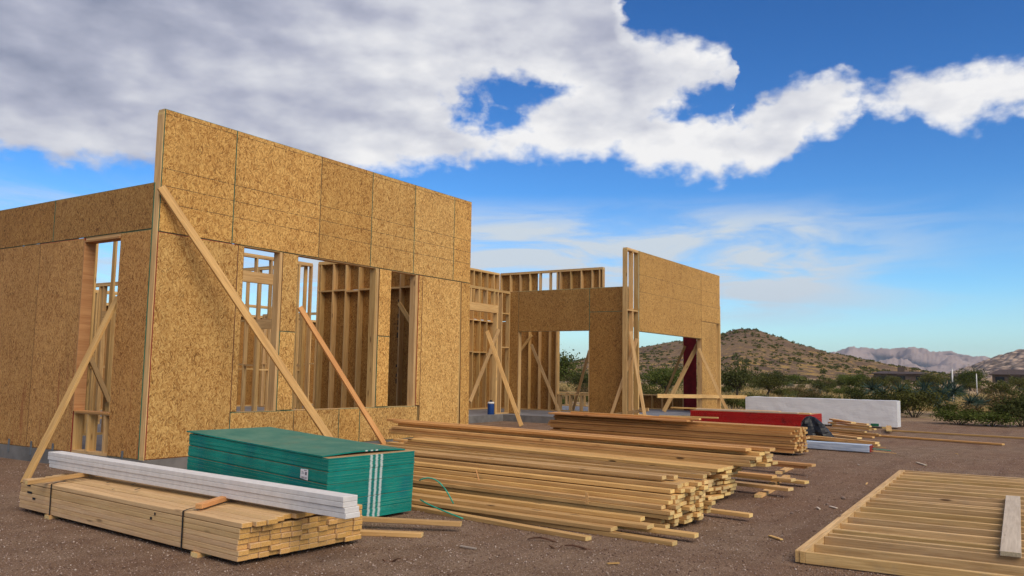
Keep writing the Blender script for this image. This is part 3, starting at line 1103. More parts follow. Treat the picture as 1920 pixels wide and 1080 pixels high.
# front stack A
AA = math.radians(4.5)
stack(0.50, -7.13, AA, 10, 9, 6.05, 0.089, T2, W_PINE, '%s pine stud from the camera side, %s of the wide front stack', 'boards of the wide front stack', 0.035, 0.04, seed=3, steps=(0, 0, 0, 0, 0, 1, 1, 2, 3))
for k, yy in enumerate((-6.4, -4.6, -2.4)):
    x = 0.55 + (yy + 7.13) * math.tan(AA)
    loose((x - .05, yy, .019), (x + 1.0, yy - .07, .019), .089, T2, W_PINE, ('right', 'middle', 'left')[k] + ' bearer block under the wide front stack', 'bearers under stacks')
# a few on top, shifted
loose((1.02, -7.02, .449), (1.50, -0.95, .449), .089, T2, W_PINE, 'top board of the front stack, leftmost, reaching behind the green sheets', None)
loose((1.27, -7.22, .449), (1.74, -1.3, .449), .089, T2, W_PINE, 'upper board along the back edge of the front stack', None)
loose((0.90, -6.95, .449), (1.38, -1.1, .449), .089, T2, W_PINE, 'upper board near the middle of the front stack', None)
# scattered in front of it
loose((-0.20, -6.72, .019), (0.22, -4.05, .019), .089, T2, W_PINE, 'short board on the dirt nearest the camera before the front stack', None)
loose((0.06, -7.40, .020), (0.42, -3.4, .020), .089, T2, W_PINE, 'long board on the dirt before the front stack, farthest right end', None)
loose((0.30, -7.50, .060), (0.48, -2.6, .060), .089, T2, W_PINE, 'board resting on the low pile, tip poking out right of the stack', None)
loose((0.24, -7.10, .10), (0.44, -2.7, .10), .14, T2, W_PINE, 'wide board lying on the low pile beside the front stack', None)
loose((0.14, -6.80, .062), (0.36, -2.9, .062), .14, T2, W_PINE, 'wide flat board with pale end low beside the front stack', None)
loose((0.34, -6.98, .140), (0.56, -2.9, .140), .089, T2, W_PINE, 'narrow board lying highest on the low pile', None)
loose((1.65, -7.55, .06), (1.85, -5.6, .06), .089, T2, W_PINE, 'single board end poking out between the two front stacks', None)
# lone chip standing on the side of the stack
loose((0.46, -6.35, .20), (0.455, -6.35, .30), .03, .008, W_PINE, 'pale wood chip stuck upright on the side of the front stack', None, c=0.0, name='wood_scrap', cat='scrap')
loose((0.60, -4.95, .40), (0.52, -5.05, .30), .012, .006, W_RED, 'orange splinter leaning on the front stack', None, c=0.0, name='wood_scrap', cat='scrap')

# second stack B: low wide boards, longer ones on top
AB = math.radians(9.5)
stack(2.45, -6.80, AB, 5, 8, 5.6, 0.140, T2, W_PINE, '%s board from camera side, %s, lower half of second stack', 'boards of the second stack, lower half', 0.05, 0.05, seed=5)
stack(2.90, -7.18, AB, 4, 4, 6.5, 0.140, T2, W_PINE, '%s board from camera side, %s, overhanging half of second stack', 'boards of the second stack, upper half', 0.05, 0.398, seed=6, steps=(0, 0, 0, 1))
loose((3.02, -7.10, .585), (4.15, -0.75, .585), .14, T2, W_FIR, 'topmost board of the second stack, front one', None)
loose((3.22, -7.32, .585), (4.45, -0.35, .585), .14, T2, W_FIR, 'topmost board of the second stack, back one', None)

# third stack C, reddish fir
AC = math.radians(9.0)
stack(9.10, -6.02, AC, 6, 11, 5.8, 0.089, T2, W_FIR, '%s reddish stud from the camera side, %s of the third stack', 'boards of the third stack', 0.04, 0.05, seed=8, c=0.0, steps=(0, 0, 0, 0, 0, 0, 0, 0, 0, 1, 1))
loose((9.42, -3.9, .535), (10.0, -0.35, .535), .235, T2, W_RED, 'wide red brown plank on the left end of the third stack', None)
loose((9.70, -3.2, .537), (10.25, -0.3, .537), .235, T2, W_RED, 'wide red brown plank at the back of the third stack', None)
loose((9.45, -4.1, .575), (9.95, -0.9, .575), .089, T2, W_FIR, 'narrow board lying on the wide planks of the third stack', None)

# boards lying between stacks
lb = [((4.75, -7.32, .06), (5.6, -2.3, .06), .14, W_PINE, 'wide board poking right from under the second stack'),
      ((4.55, -7.20, .10), (5.4, -2.2, .10), .14, W_PINE, 'second board poking right from under the second stack'),
      ((4.40, -7.00, .14), (5.2, -2.0, .14), .14, W_FIR, 'upper board of the small pile behind the second stack'),
      ((3.60, -7.42, .10), (4.4, -3.3, .10), .14, W_PINE, 'loose plank lifted on a block right of the second stack'),
      ((6.05, -7.10, .16), (7.0, -2.0, .16), .14, W_FIR, 'dark reddish board overhanging beyond the second stack'),
      ((6.10, -6.98, .12), (7.05, -2.0, .12), .14, W_RED, 'dark board under the reddish overhanging one'),
      ((6.6, -6.3, .20), (7.6, -0.9, .20), .14, W_FIR, 'board of the middle pile, near edge'),
      ((6.9, -6.1, .24), (7.8, -0.7, .24), .14, W_PINE, 'board of the middle pile, top edge'),
      ((7.2, -5.6, .08), (8.3, -0.6, .08), .14, W_FIR, 'board lying low in front of the third stack'),
      ((7.9, -5.2, .19), (8.8, 0.2, .19), .14, W_PINE, 'pale board lying along the third stack, upper'),
      ((7.7, -5.9, .05), (8.7, -0.4, .05), .14, W_PINE, 'pale board lying along the third stack, lower')]
for p0, p1, wd, m_, la in lb:
    loose(p0, p1, wd, T2, m_, la, None)
for i, (x, y) in enumerate(((3.65, -7.1), (4.9, -6.9), (6.3, -6.6), (6.6, -5.2), (5.2, -4.2), (7.2, -4.4), (8.0, -4.2), (7.0, -2.6), (8.4, -1.4))):
    loose((x - .3, y, .019), (x + .75, y + .08, .019), .089, T2, W_PINE, ORD[i] + ' nearest bearer block under the loose boards behind the second stack', 'bearers under stacks')

# ================================================================== strapped bundle
bx = empty('lumber_bundle', (-2.46, -5.20, 0))
tag(bx, 'strapped bundle of pale pine boards lying in the left foreground', 'lumber bundle')
BA = math.radians(4.5)
bd = Vector((math.sin(BA), math.cos(BA), 0))
bs = Vector((math.cos(BA), -math.sin(BA), 0))
rr = random.Random(21)
for r in range(7):
    for k in range(13):
        p0 = bs * ((k + .5) * .0905 - 0.17) + bd * (rr.gauss(0, .012) + (0.02 if r < 6 else rr.gauss(-.02, .02))) + Vector((0, 0, .035 + (r + .5) * .0395 + (0.02 * math.sin(math.pi * (k + .5) / 13) if r == 6 else 0)))
        ll = 3.62
        if r == 6 and k == 9:
            ll = 3.3
        beam('board', p0, p0 + bd * ll + Vector((0, 0, rr.uniform(-.003, .003))), .089, T2, bs, W_BUNDLE, bx, 0.0035)
for s_ in (0.55, 3.0):
    p = bd * s_ + Vector((0, 0, .017))
    beam('bearer', p - bs * 0.19, p + bs * 1.02, .089, .034, bd, W_PINE, bx)


def strap(at):
    hw = 0.010
    e = .0035
    prof = [(-.172 - e, .03), (-.172 - e, .318), (-.12, .325 + e), (.2, .336 + e), (.42, .340 + e), (.7, .334 + e), (1.005 + e, .322), (1.005 + e, .03), (-.172 - e, .03)]
    vs, fs = [], []
    for i, (u, z) in enumerate(prof):
        for hh in (-hw, hw):
            vs.append(bs * u + bd * (at + hh) + Vector((0, 0, z)))
    for i in range(len(prof) - 1):
        fs.append((2 * i, 2 * i + 1, 2 * i + 3, 2 * i + 2))
    me = mesh('strap', vs, fs, [STRAP])
    o = obj('strap', me, bx)
    md = o.modifiers.new('solid', 'SOLIDIFY'); md.thickness = 0.002
    return o


strap(0.75)
strap(2.98)
# ink stamps on board faces
for (s_, z, l_) in ((3.38, .20, .10), (3.42, .265, .07), (3.3, .15, .06), (1.2, .21, .03), (1.15, .25, .02)):
    c0 = bs * (-.1735) + bd * s_ + Vector((0, 0, z))
    beam('ink_stamp', c0, c0 + bd * l_, .02, .001, (0, 0, 1), INK, bx)
for (u, s_, l_) in ((.05, 1.9, .16), (.18, 2.2, .12), (.28, 1.75, .1), (.5, 2.3, .14), (.38, 2.05, .08), (.1, 2.5, .1), (.33, 1.5, .06), (-.05, 2.1, .05)):
    c0 = bs * u + bd * s_ + Vector((0, 0, .335 + .021 * math.sin(math.pi * (u + .17) / 1.18)))
    beam('ink_stamp', c0, c0 + (bd * .5 + bs * .6) * l_, .012, .001, bs, INK, bx)

# sticks lying on the bundle
loose((-2.60, -2.15, .345), (-1.62, -2.02, .370), .045, T2, W_PINE, 'yellow stick lying across the left end of the strapped bundle', None, name='stick', cat='stick')
loose((-2.50, -4.52, .352), (-1.75, -4.22, .372), .06, T2, W_RED, 'orange knotted stick lying across the near end of the strapped bundle', None, name='stick', cat='stick')

# white trim boards resting on the sticks
for k in range(4):
    dx, dy = (0, 0.02, -.012, .0)[k] * 1.0, (0.0, -.055, .03, .035)[k]
    dy = (-.022, -.012, .0, .0)[k]
    z = .375 + (k + .5) * .0395
    p0 = Vector((-2.18 + (.006 if k < 2 else -.002), -5.82 + dy, z - .018))
    p1 = Vector((-1.93 + (.006 if k < 2 else -.002), -1.38 + dy, z + .006))
    loose(p0, p1, .14, T2, WHITE_P, ('lowest', 'second lowest', 'second highest', 'topmost')[k] + ' of four white primed trim boards on the strapped bundle', 'white trim boards', name='trim_board', cat='trim board')

# boards on the dirt right of the bundle
loose((-0.55, -5.62, .07), (-1.2, -4.3, .09), .07, T2, W_PINE, 'pale board on the dirt right of the bundle, tip to the right', None)
loose((-0.95, -5.50, .02), (-1.5, -4.4, .02), .089, T2, W_PINE, 'darker board under the pale one right of the bundle', None)
loose((-1.36, -5.12, .20), (-1.42, -4.98, .25), .05, .03, W_RED, 'splintered orange offcut beside the white boards', None, name='wood_scrap', cat='scrap')

# ================================================================== green sheet bundle
def make_green():
    m, n, b = mat('green_sheet_edges', 0.75, 0.2)
    oc = n.n('ShaderNodeTexCoord').outputs['Object']
    x, y, z = n.sep(oc)
    nz = n.noise(oc, 2.2, 5, 0.6)
    lay = n.noise(n.vm('MULTIPLY', oc, (3, 3, 88)), 1.0, 3, 0.7)
    bl = n.noise(n.vm('MULTIPLY', oc, (2, 2, 1.2)), 1.6, 3, 0.5)
    c = n.mix(n.ss(nz, 0.3, 0.7), (0.005, 0.175, 0.14), (0.010, 0.265, 0.205))
    c = n.mix(n.ss(bl, 0.5, 0.75, 0, 0.7), c, (0.004, 0.15, 0.17))
    c = n.mix(n.ss(lay, 0.45, 0.65, 0, 0.3), c, (0.006, 0.065, 0.048))
    # three sprayed white bars on the -Y end
    nrm = n.n('ShaderNodeVectorTransform', vector_type='NORMAL', convert_from='WORLD', convert_to='OBJECT')
    n.l(n.n('ShaderNodeNewGeometry').outputs['True Normal'], nrm.inputs[0])
    endf = n.m('LESS_THAN', n.sep(nrm.outputs[0])[1], -0.5)
    wob = n.m('MULTIPLY', n.m('SUBTRACT', n.noise(n.vm('MULTIPLY', oc, (1, 1, 150)), 1.0, 2, 0.7), 0.5), 0.035)
    hit = None
    for u in (0.53, 0.60, 0.665):
        d = n.m('ABSOLUTE', n.m('SUBTRACT', n.m('ADD', x, wob), u))
        q = n.ss(d, 0.022, 0.008)
        hit = q if hit is None else n.m('MAXIMUM', hit, q)
    c = n.mix(n.m('MULTIPLY', n.m('MULTIPLY', hit, endf), 0.85), c, (0.60, 0.66, 0.62))
    n.l(c, b.inputs['Base Color'])
    bump(n, b, lay, 0.4, 0.004)
    return m


GREEN = make_green()
m_, n_, b_ = mat('green_sheet_face', 0.7, 0.2)
pos_ = n_.n('ShaderNodeTexCoord').outputs['Object']
a_ = n_.noise(pos_, 3.0, 6, 0.65)
f_ = n_.noise(n_.vm('MULTIPLY', pos_, (40, 12, 1)), 1.0, 3, 0.6)
c_ = n_.mix(n_.ss(a_, 0.3, 0.7), (0.045, 0.165, 0.115), (0.10, 0.22, 0.15))
c_ = n_.mix(n_.ss(f_, 0.5, 0.75, 0, 0.35), c_, (0.03, 0.09, 0.07))
c_ = n_.mix(n_.ss(n_.noise(pos_, 1.2, 5, 0.7), 0.55, 0.7, 0, 0.5), c_, (0.17, 0.20, 0.12))
n_.l(c_, b_.inputs['Base Color'])
GREEN_F = m_
TAN_F = flat('sheet_bare_face', (0.42, 0.26, 0.12), 0.8)

GA = math.radians(4.0)
gd = Vector((math.sin(GA), math.cos(GA), 0.045)).normalized()
gs = Vector((math.cos(GA), -math.sin(GA), 0))
gx = empty('sheet_bundle', (-1.19, -4.56, 0.0))
tag(gx, 'tall bundle of green edged sheets with three sprayed white stripes', 'sheet bundle')
gx.rotation_euler = Matrix((gs, gd, gs.cross(gd))).transposed().to_euler()
GW, GL = 1.12, 2.24
rr = random.Random(4)
vs, fs, mi = [], [], []
z = 0.03
NL = 48
th = 0.0122
for k in range(NL):
    jx, jy = rr.gauss(0, .0012), rr.gauss(0, .0012)
    if k in (17, 29, 38):
        jx += .006
        z += .0035
    o_ = len(vs)
    for (xx, yy) in ((0, 0), (GW, 0), (GW, GL), (0, GL)):
        vs.append((xx + jx, yy + jy, z)); vs.append((xx + jx, yy + jy, z + th - .0004))
    a, b_, c, d = [o_ + 2 * i for i in range(4)]
    fs += [(a, b_, b_ + 1, a + 1), (b_, c, c + 1, b_ + 1), (c, d, d + 1, c + 1), (d, a, a + 1, d + 1), (a + 1, b_ + 1, c + 1, d + 1), (d, c, b_, a)]
    mi += [0, 0, 0, 0, 1, 1]
    z += th
so = obj('sheet_layers', mesh('sheet_layers', vs, fs, [GREEN, TAN_F], mi), gx)
so['kind'] = 'stuff'
gtop = z
# warped top sheet
nx, ny = 8, 14
vs, fs, mi = [], [], []
for lay in (0, 1):
    for i in range(nx + 1):
        for j in range(ny + 1):
            u, v_ = i / nx, j / ny
            lift = .003 + .020 * math.sin(math.pi * u) * (1 - v_) ** 2 + .010 * v_ ** 2
            vs.append((u * (GW - .05) - .012, v_ * GL * .985 + .075, gtop + lift + lay * .012))
st_ = (nx + 1) * (ny + 1)
for i in range(nx):
    for j in range(ny):
        a = i * (ny + 1) + j
        q = (a, a + ny + 1, a + ny + 2, a + 1)
        fs.append(q[::-1]); mi.append(1)
        fs.append(tuple(t_ + st_ for t_ in q)); mi.append(0)
for i in range(nx):
    for j in (0, ny):
        a, b2 = i * (ny + 1) + j, (i + 1) * (ny + 1) + j
        fs.append((a, b2, b2 + st_, a + st_) if j == 0 else (b2, a, a + st_, b2 + st_)); mi.append(2)
for j in range(ny):
    for i in (0, nx):
        a, b2 = i * (ny + 1) + j, i * (ny + 1) + j + 1
        fs.append((b2, a, a + st_, b2 + st_) if i == 0 else (a, b2, b2 + st_, a + st_)); mi.append(2)
ts = obj('top_sheet', mesh('top_sheet', vs, fs, [GREEN_F, TAN_F, GREEN], mi), gx)

# paper tag with print on the long side
TAGW = flat('paper_tag', (0.72, 0.70, 0.72), 0.6, 0.05)
ly = 0.26
vs = [(-.0075, ly, .395), (-.0055, ly + .115, .405), (-.0055, ly + .113, .49), (-.0075, ly + .004, .495)]
pt = obj('paper_tag', mesh('paper_tag', vs, [(0, 3, 2, 1)], [TAGW]), gx)
rr = random.Random(9)


def tag_bar(y0, y1, z0, z1):
    vs_ = [(-.0088, ly + y0, .395 + z0), (-.0088, ly + y1, .395 + z0), (-.0088, ly + y1, .395 + z1), (-.0088, ly + y0, .395 + z1)]
    return vs_


vs, fs = [], []
yy = .012
while yy < .10:
    wv_ = rr.choice((.001, .0018, .0025))
    fs.append(tuple(len(vs) + i for i in (0, 3, 2, 1))); vs += tag_bar(yy, yy + wv_, .010, .030)
    yy += wv_ + rr.choice((.002, .003))
for (a, b2, c, d) in ((.018, .045, .045, .075), (.055, .10, .055, .058), (.055, .09, .063, .066), (.02, .06, .084, .090), (.07, .1, .072, .075)):
    fs.append(tuple(len(vs) + i for i in (0, 3, 2, 1))); vs += tag_bar(a, b2, c, d)
obj('tag_print', mesh('tag_print', vs, fs, [flat('grey_print', (0.16, 0.15, 0.17), 0.8)]), pt)

# stencilled letters low on the long side
cu = bpy.data.curves.new('stencil_text', 'FONT')
cu.body = 'WAFF  OS-RL'
cu.size = 0.07
cu.extrude = 0.0004
m_, n_, b_ = mat('stencil_ink', 0.8)
b_.inputs['Base Color'].default_value = (0.004, 0.03, 0.028, 1)
cu.materials.append(m_)
to = bpy.data.objects.new('stencil_text', cu)
COL.objects.link(to)
bpy.context.view_layer.update()
sm_ = bpy.data.meshes.new_from_object(to)
bpy.data.objects.remove(to)
to = obj('stencil_text', sm_, gx)
to.rotation_euler = (math.radians(90), 0, math.radians(-90))
to.location = (-.0105, 1.22, .25)

# teal plastic bands curling out behind the sheets
def band(path, w_, label):
    v, f = tube_arrays(path, [w_ * .6] * len(path), 6)
    o = obj('plastic_band', mesh('plastic_band', v, f, [TEAL], smooth=True))
    tag(o, label, 'band', 'teal bands')


band([(-.03 + .10 * t, -4.70 - .36 * t, .33 + .10 * math.sin(t * 2.0) - .30 * t * t) for t in np.linspace(0, 1, 16)], .012, 'teal plastic band curling in an arc beside the green sheets')
band([(-.03 - .02 * t, -4.72 - .55 * t, .14 - .125 * t ** .8) for t in np.linspace(0, 1, 10)], .013, 'straight teal plastic band trailing onto the dirt')

# ================================================================== wall frame lying on the ground
fx = empty('wall_panel_frame', (0.0, -8.44, 0))
tag(fx, 'unsheathed stud wall frame lying flat on the dirt, bottom right', 'wall frame')
FA = math.radians(-2.4)
fd = Vector((math.cos(FA), -math.sin(FA), 0))            # along the plate, away from camera
fs_ = Vector((-math.sin(FA) * -1, -1, 0)).normalized()
fs_ = Vector((fd.y, -fd.x, 0))                            # along the studs, to the right
FLn = 6.95


def fpt(a, b, z):
    return fd * a + fs_ * b + Vector((0, 0, z))


beam('plate', fpt(0, .019, .055), fpt(FLn, .019, .055), .089, T2, (0, 0, 1), W_FRAME, fx, .003)
beam('plate', fpt(0.012, -.0195, .055), fpt(2.35, -.0195, .055), .089, T2, (0, 0, 1), W_FRAME, fx, .003)
beam('plate', fpt(2.36, -.0195, .055), fpt(FLn - .02, -.0195, .054), .089, T2, (0, 0, 1), W_FRAME, fx, .003)
sp = [0.019] + [0.38 + .395 * k for k in range(0, 17)]
extra = [0.95, 1.20, 3.42, 4.75]
for a in sorted(sp + extra):
    if a > FLn - .02:
        continue
    beam('stud', fpt(a, .039, .053), fpt(a + rng.uniform(-.015, .015), 3.05, .053), .087, T2, (0, 0, 1), W_FRAME, fx, .003)
beam('stud', fpt(FLn - .02, .039, .053), fpt(FLn - .02, 3.05, .053), .087, T2, (0, 0, 1), W_FRAME, fx, .003)
beam('plate', fpt(0, 3.07, .055), fpt(FLn, 3.07, .055), .089, T2, (0, 0, 1), W_FRAME, fx, .003)
fx.location.z = 0.0
loose((0.78, -9.80, .118), (4.45, -9.66, .118), .14, T2, W_GREY, 'grey weathered plank lying across the studs of the flat wall frame', None)

# ================================================================== red sheets, white pack, bag, silver pack, scraps
m_, n_, b_ = mat('red_sheet_edges', 0.65, 0.25)
oc_ = n_.n('ShaderNodeTexCoord').outputs['Object']
l_ = n_.noise(n_.vm('MULTIPLY', oc_, (2, 2, 80)), 1.0, 3, 0.7)
s_ = n_.noise(n_.vm('MULTIPLY', oc_, (2, 2.2, 3)), 1.0, 4, 0.6)
c_ = n_.mix(n_.ss(l_, 0.35, 0.65), (0.33, 0.006, 0.006), (0.46, 0.012, 0.010))
c_ = n_.mix(n_.ss(s_, 0.58, 0.72, 0, 0.6), c_, (0.05, 0.012, 0.012))
n_.l(c_, b_.inputs['Base Color'])
bump(n_, b_, l_, 0.4, 0.003)
REDM = m_
rx = empty('sheet_bundle', (16.4, -4.55, 0))
tag(rx, 'low bundle of bright red edged sheets in front of the far wall', 'sheet bundle')
vs, fs, mi = [], [], []
rr = random.Random(6)
z = .09
for k in range(30):
    jx, jy = rr.gauss(0, .003), rr.gauss(0, .003)
    o_ = len(vs)
    for (xx, yy) in ((0, 0), (1.22, 0.0), (1.22, 3.35), (0, 3.35)):
        vs += [(xx + jx, yy + jy, z), (xx + jx, yy + jy, z + .0115)]
    a, b_, c, d = [o_ + 2 * i for i in range(4)]
    fs += [(a, b_, b_ + 1, a + 1), (b_, c, c + 1, b_ + 1), (c, d, d + 1, c + 1), (d, a, a + 1, d + 1), (a + 1, b_ + 1, c + 1, d + 1), (d, c, b_, a)]
    mi += [0, 0, 0, 0, 1, 1]
    z += .0125
o_ = obj('sheet_layers', mesh('sheet_layers', vs, fs, [REDM, TAN_F], mi), rx)
o_['kind'] = 'stuff'
for yy in (.4, 1.7, 3.0):
    box('bearer', .02, 1.2, yy, yy + .089, .0, .088, W_PINE, rx)
loose((16.5, -4.2, .49), (16.65, -1.3, .49), .14, T2, W_GREY, 'grey board lying on the red sheets, near edge', None)
loose((16.9, -3.6, .49), (17.0, -0.4, .49), .235, T2, W_PINE, 'wide board lying on the red sheets, back', None)
loose((16.6, -4.5, .485), (16.7, -3.7, .485), .14, .02, W_PINE, 'short offcut on the right end of the red sheets', None)
loose((15.6, -0.6, .30), (15.9, -2.2, .30), .14, T2, W_PINE, 'board propped on the slab edge left of the red sheets', None)
loose((15.5, -1.2, .22), (15.9, 0.3, .30), .14, T2, W_PINE, 'board lying beside the slab edge left of the red sheets', None)

# white wrapped lumber pack
m_, n_, b_ = mat('white_wrap', 0.45, 0.4)
pos_ = n_.n('ShaderNodeNewGeometry').outputs['Position']
w1_ = n_.noise(n_.vm('MULTIPLY', pos_, (3, 1.2, 5)), 2.0, 6, 0.7, 1.0)
c_ = n_.mix(n_.ss(w1_, 0.35, 0.65), (0.66, 0.64, 0.63), (0.72, 0.70, 0.68))
c_ = n_.mix(n_.ss(n_.noise(pos_, 5, 5, 0.7), 0.66, 0.74, 0, 0.2), c_, (0.40, 0.38, 0.36))
n_.l(c_, b_.inputs['Base Color'])
bump(n_, b_, w1_, 0.22, 0.03)
WRAP = m_
wx_ = empty('wrapped_pack', (19.95, -6.12, 0))
tag(wx_, 'long white plastic wrapped lumber pack near the desert edge', 'wrapped pack')
vs, fs = [], []
nyw, nzw = 40, 6
LW_ = 4.45


def wrap_pt(u, j):
    """u round the section 0..4, j along"""
    y = LW_ * j / nyw
    e = u % 4
    if e < 1:
        p = (0, .05 + .76 * e)
    elif e < 2:
        p = (.62 * (e - 1), .81)
    elif e < 3:
        p = (.62, .81 - .76 * (e - 2))
    else:
        p = (.62 * (4 - e), .05)
    nn = noise.noise((p[0] * 3, y * 3.2, p[1] * 4)) * .010
    end = .006 * (1 if j in (0, nyw) else 0)
    x = p[0] + nn + (end if p[0] < .3 else -end)
    zz = p[1] + nn - (end if p[1] > .5 else 0)
    return (x, y, zz)


NU = 20
for j in range(nyw + 1):
    for i in range(NU):
        vs.append(wrap_pt(4 * i / NU, j))
for j in range(nyw):
    for i in range(NU):
        fs.append((j * NU + i, j * NU + (i + 1) % NU, (j + 1) * NU + (i + 1) % NU, (j + 1) * NU + i))
fs.append(tuple(range(NU - 1, -1, -1)))
fs.append(tuple(nyw * NU + i for i in range(NU)))
wr_me = mesh('wrap', vs, fs, [WRAP])
bm = bmesh.new(); bm.from_mesh(wr_me); bmesh.ops.recalc_face_normals(bm, faces=bm.faces); bm.to_mesh(wr_me); bm.free()
obj('wrap', wr_me, wx_)
GRN_L = flat('green_print', (0.02, 0.13, 0.06), 0.6)
for yy in (.3, 2.1, 3.9):
    box('bearer', -.02, .64, yy, yy + .12, 0, .049, W_PINE, wx_)
box('printed_skirt', -.018, -.008, .5, 1.9, .05, .14, WHITE_P, wx_)
box('skirt_mark', -.024, -.0185, .5, .72, .055, .135, GRN_L, wx_)
box('skirt_mark', -.024, -.0185, 1.7, 1.85, .055, .135, GRN_L, wx_)

# black plastic bag
vs, fs = [], []
nu, nv = 28, 16
for i in range(nv + 1):
    t = i / nv
    for k in range(nu):
        a = 2 * math.pi * k / nu
        r = (1 - t) ** 0.5 * (1 + .16 * math.sin(3 * a + 1) + .14 * noise.noise((math.cos(a) * 2.2, math.sin(a) * 2.2, t * 4)))
        r = max(r, 0.02)
        crease = 1 + .16 * noise.noise((math.cos(a) * 5, math.sin(a) * 5, t * 7 + 3))
        x = .34 * r * math.cos(a) * crease
        y = .40 * r * math.sin(a) * crease + .14 * t
        vs.append((x, y, .56 * t ** .9 + .04 * noise.noise((x * 6, y * 6, t))))
for i in range(nv):
    for k in range(nu):
        fs.append((i * nu + k, i * nu + (k + 1) % nu, (i + 1) * nu + (k + 1) % nu, (i + 1) * nu + k))
fs.append(tuple(nv * nu + k for k in range(nu)))
o_ = obj('plastic_bag', mesh('plastic_bag', vs, fs, [BLACKP]), None, Vector((13.5, -5.38, 0)))
tag(o_, 'crumpled black plastic bag beside the third stack', 'bag')

# silver wrapped bundle
m_, n_, b_ = mat('silver_wrap', 0.4, 0.5)
oc_ = n_.n('ShaderNodeTexCoord').outputs['Object']
c_ = n_.mix(n_.ss(n_.noise(n_.vm('MULTIPLY', oc_, (2, 30, 30)), 1.0, 3), 0.35, 0.65), (0.36, 0.43, 0.53), (0.56, 0.62, 0.70))
n_.l(c_, b_.inputs['Base Color'])
bump(n_, b_, n_.noise(oc_, 9, 5, 0.6), 0.4, 0.02)
SILV = m_
sx_ = empty('trim_pack', (10.75, -7.03, 0))
tag(sx_, 'silver blue wrapped trim pack lying on the dirt', 'trim pack')
beam('wrap', (0.05, 0, .09), (0.42, 2.6, .09), .19, .145, (1, 0, 0), SILV, sx_, .01)
beam('end_cap', (0.048, -.012, .09), (0.05, -.001, .09), .175, .13, (1, 0, 0), EDGE_R, sx_)
for k, m2 in enumerate((W_PINE, TEAL, W_FIR)):
    beam('inner_strip', (0.02 + .05 * k, -.45 + .1 * k, .03 + .045 * k), (0.03 + .05 * k, -.013, .05 + .04 * k), .02, .012, (1, 0, 0), m2, sx_)

# scraps and long boards on the dirt right
loose((15.05, -9.02, .03), (16.3, -5.3, .03), .14, T2, W_FIR, 'long brown board on the dirt, end to the right', None)
loose((17.75, -9.9, .03), (18.6, -6.0, .03), .09, T2, W_PINE, 'long pale board on the dirt running out of the picture', None)
rr = random.Random(31)
piles = [((15.2, -6.3), (16.4, -3.9), .03), ((15.5, -6.4), (16.6, -4.1), .07), ((15.9, -6.0), (16.8, -4.2), .11), ((16.3, -6.2), (17.2, -4.6), .04), ((16.6, -6.1), (17.4, -4.9), .15),
         ((17.1, -5.9), (17.8, -4.7), .19), ((17.3, -5.8), (17.9, -4.8), .23), ((14.6, -6.1), (15.6, -4.8), .03), ((17.4, -6.3), (19.2, -6.0), .09), ((12.4, -6.9), (13.3, -5.0), .05),
         ((12.65, -6.8), (13.5, -5.0), .05), ((12.5, -6.85), (13.4, -5.0), .09), ((18.2, -5.7), (18.8, -4.6), .05), ((17.0, -5.5), (18.1, -4.7), .27)]
plab = ['lowest offcut of the pile by the red sheets, nearest edge', 'long offcut second from the front of the scrap pile', 'offcut lying across the middle of the scrap pile', 'offcut low at the back of the scrap pile',
        'offcut raised at the back of the scrap pile', 'upper offcut leaning toward the white pack', 'offcut near the top of the scrap pile', 'short offcut alone in front of the scrap pile', 'offcut lying along the base of the white pack',
        'left one of three boards behind the silver pack', 'right one of three boards behind the silver pack', 'top one of three boards behind the silver pack', 'small offcut by the white pack bearer', 'topmost offcut of the scrap pile']
for (a, b2, zz), la in zip(piles, plab):
    loose((*a, zz), (*b2, zz + .02), rr.choice((.089, .14, .14)), T2, rr.choice((W_PINE, W_FIR, W_PINE)), la, 'offcuts in the scrap pile', c=0.0)
loose((8.9, -8.22, .012), (9.35, -8.02, .012), .04, .018, W_GREY, 'small pale lath lying alone on the open dirt', None, name='wood_scrap', cat='scrap')
loose((3.05, -8.06, .01), (3.15, -7.96, .01), .03, .012, W_GREY, 'tiny pale chip on the dirt left of the flat frame', None, name='wood_scrap', cat='scrap')

# bark strips
rr = random.Random(14)
for i, (x, y, a, l, la) in enumerate(((-0.52, -6.30, .5, .30, 'thin dark bark strip on the dirt, left of the pair'), (-0.62, -6.72, .2, .34, 'broad shaggy bark strip on the dirt before the boards'),
                                      (-0.70, -6.62, -.5, .2, 'short bark curl beside the broad strip'), (-1.85, -5.85, .8, .14, 'small dark twig on the dirt near the bottom centre'),
                                      (-3.55, -3.1, .3, .1, 'small dark clod on the dirt left of the bundle'))):
    path = [Vector((x, y, .012)) + Vector((math.cos(a) * l * t * .5, -math.sin(a + .9) * l * t, .02 * math.sin(t * 5 + i))) for t in np.linspace(0, 1, 7)]
    v_, f_ = tube_arrays(path, [.003 + .007 * math.sin(math.pi * min(1, t + .1)) for t in np.linspace(0, 1, 7)], 5)
    o_ = obj('bark_strip', mesh('bark_strip', v_, f_, [BARK]))
    tag(o_, la, 'bark', 'bark scraps')

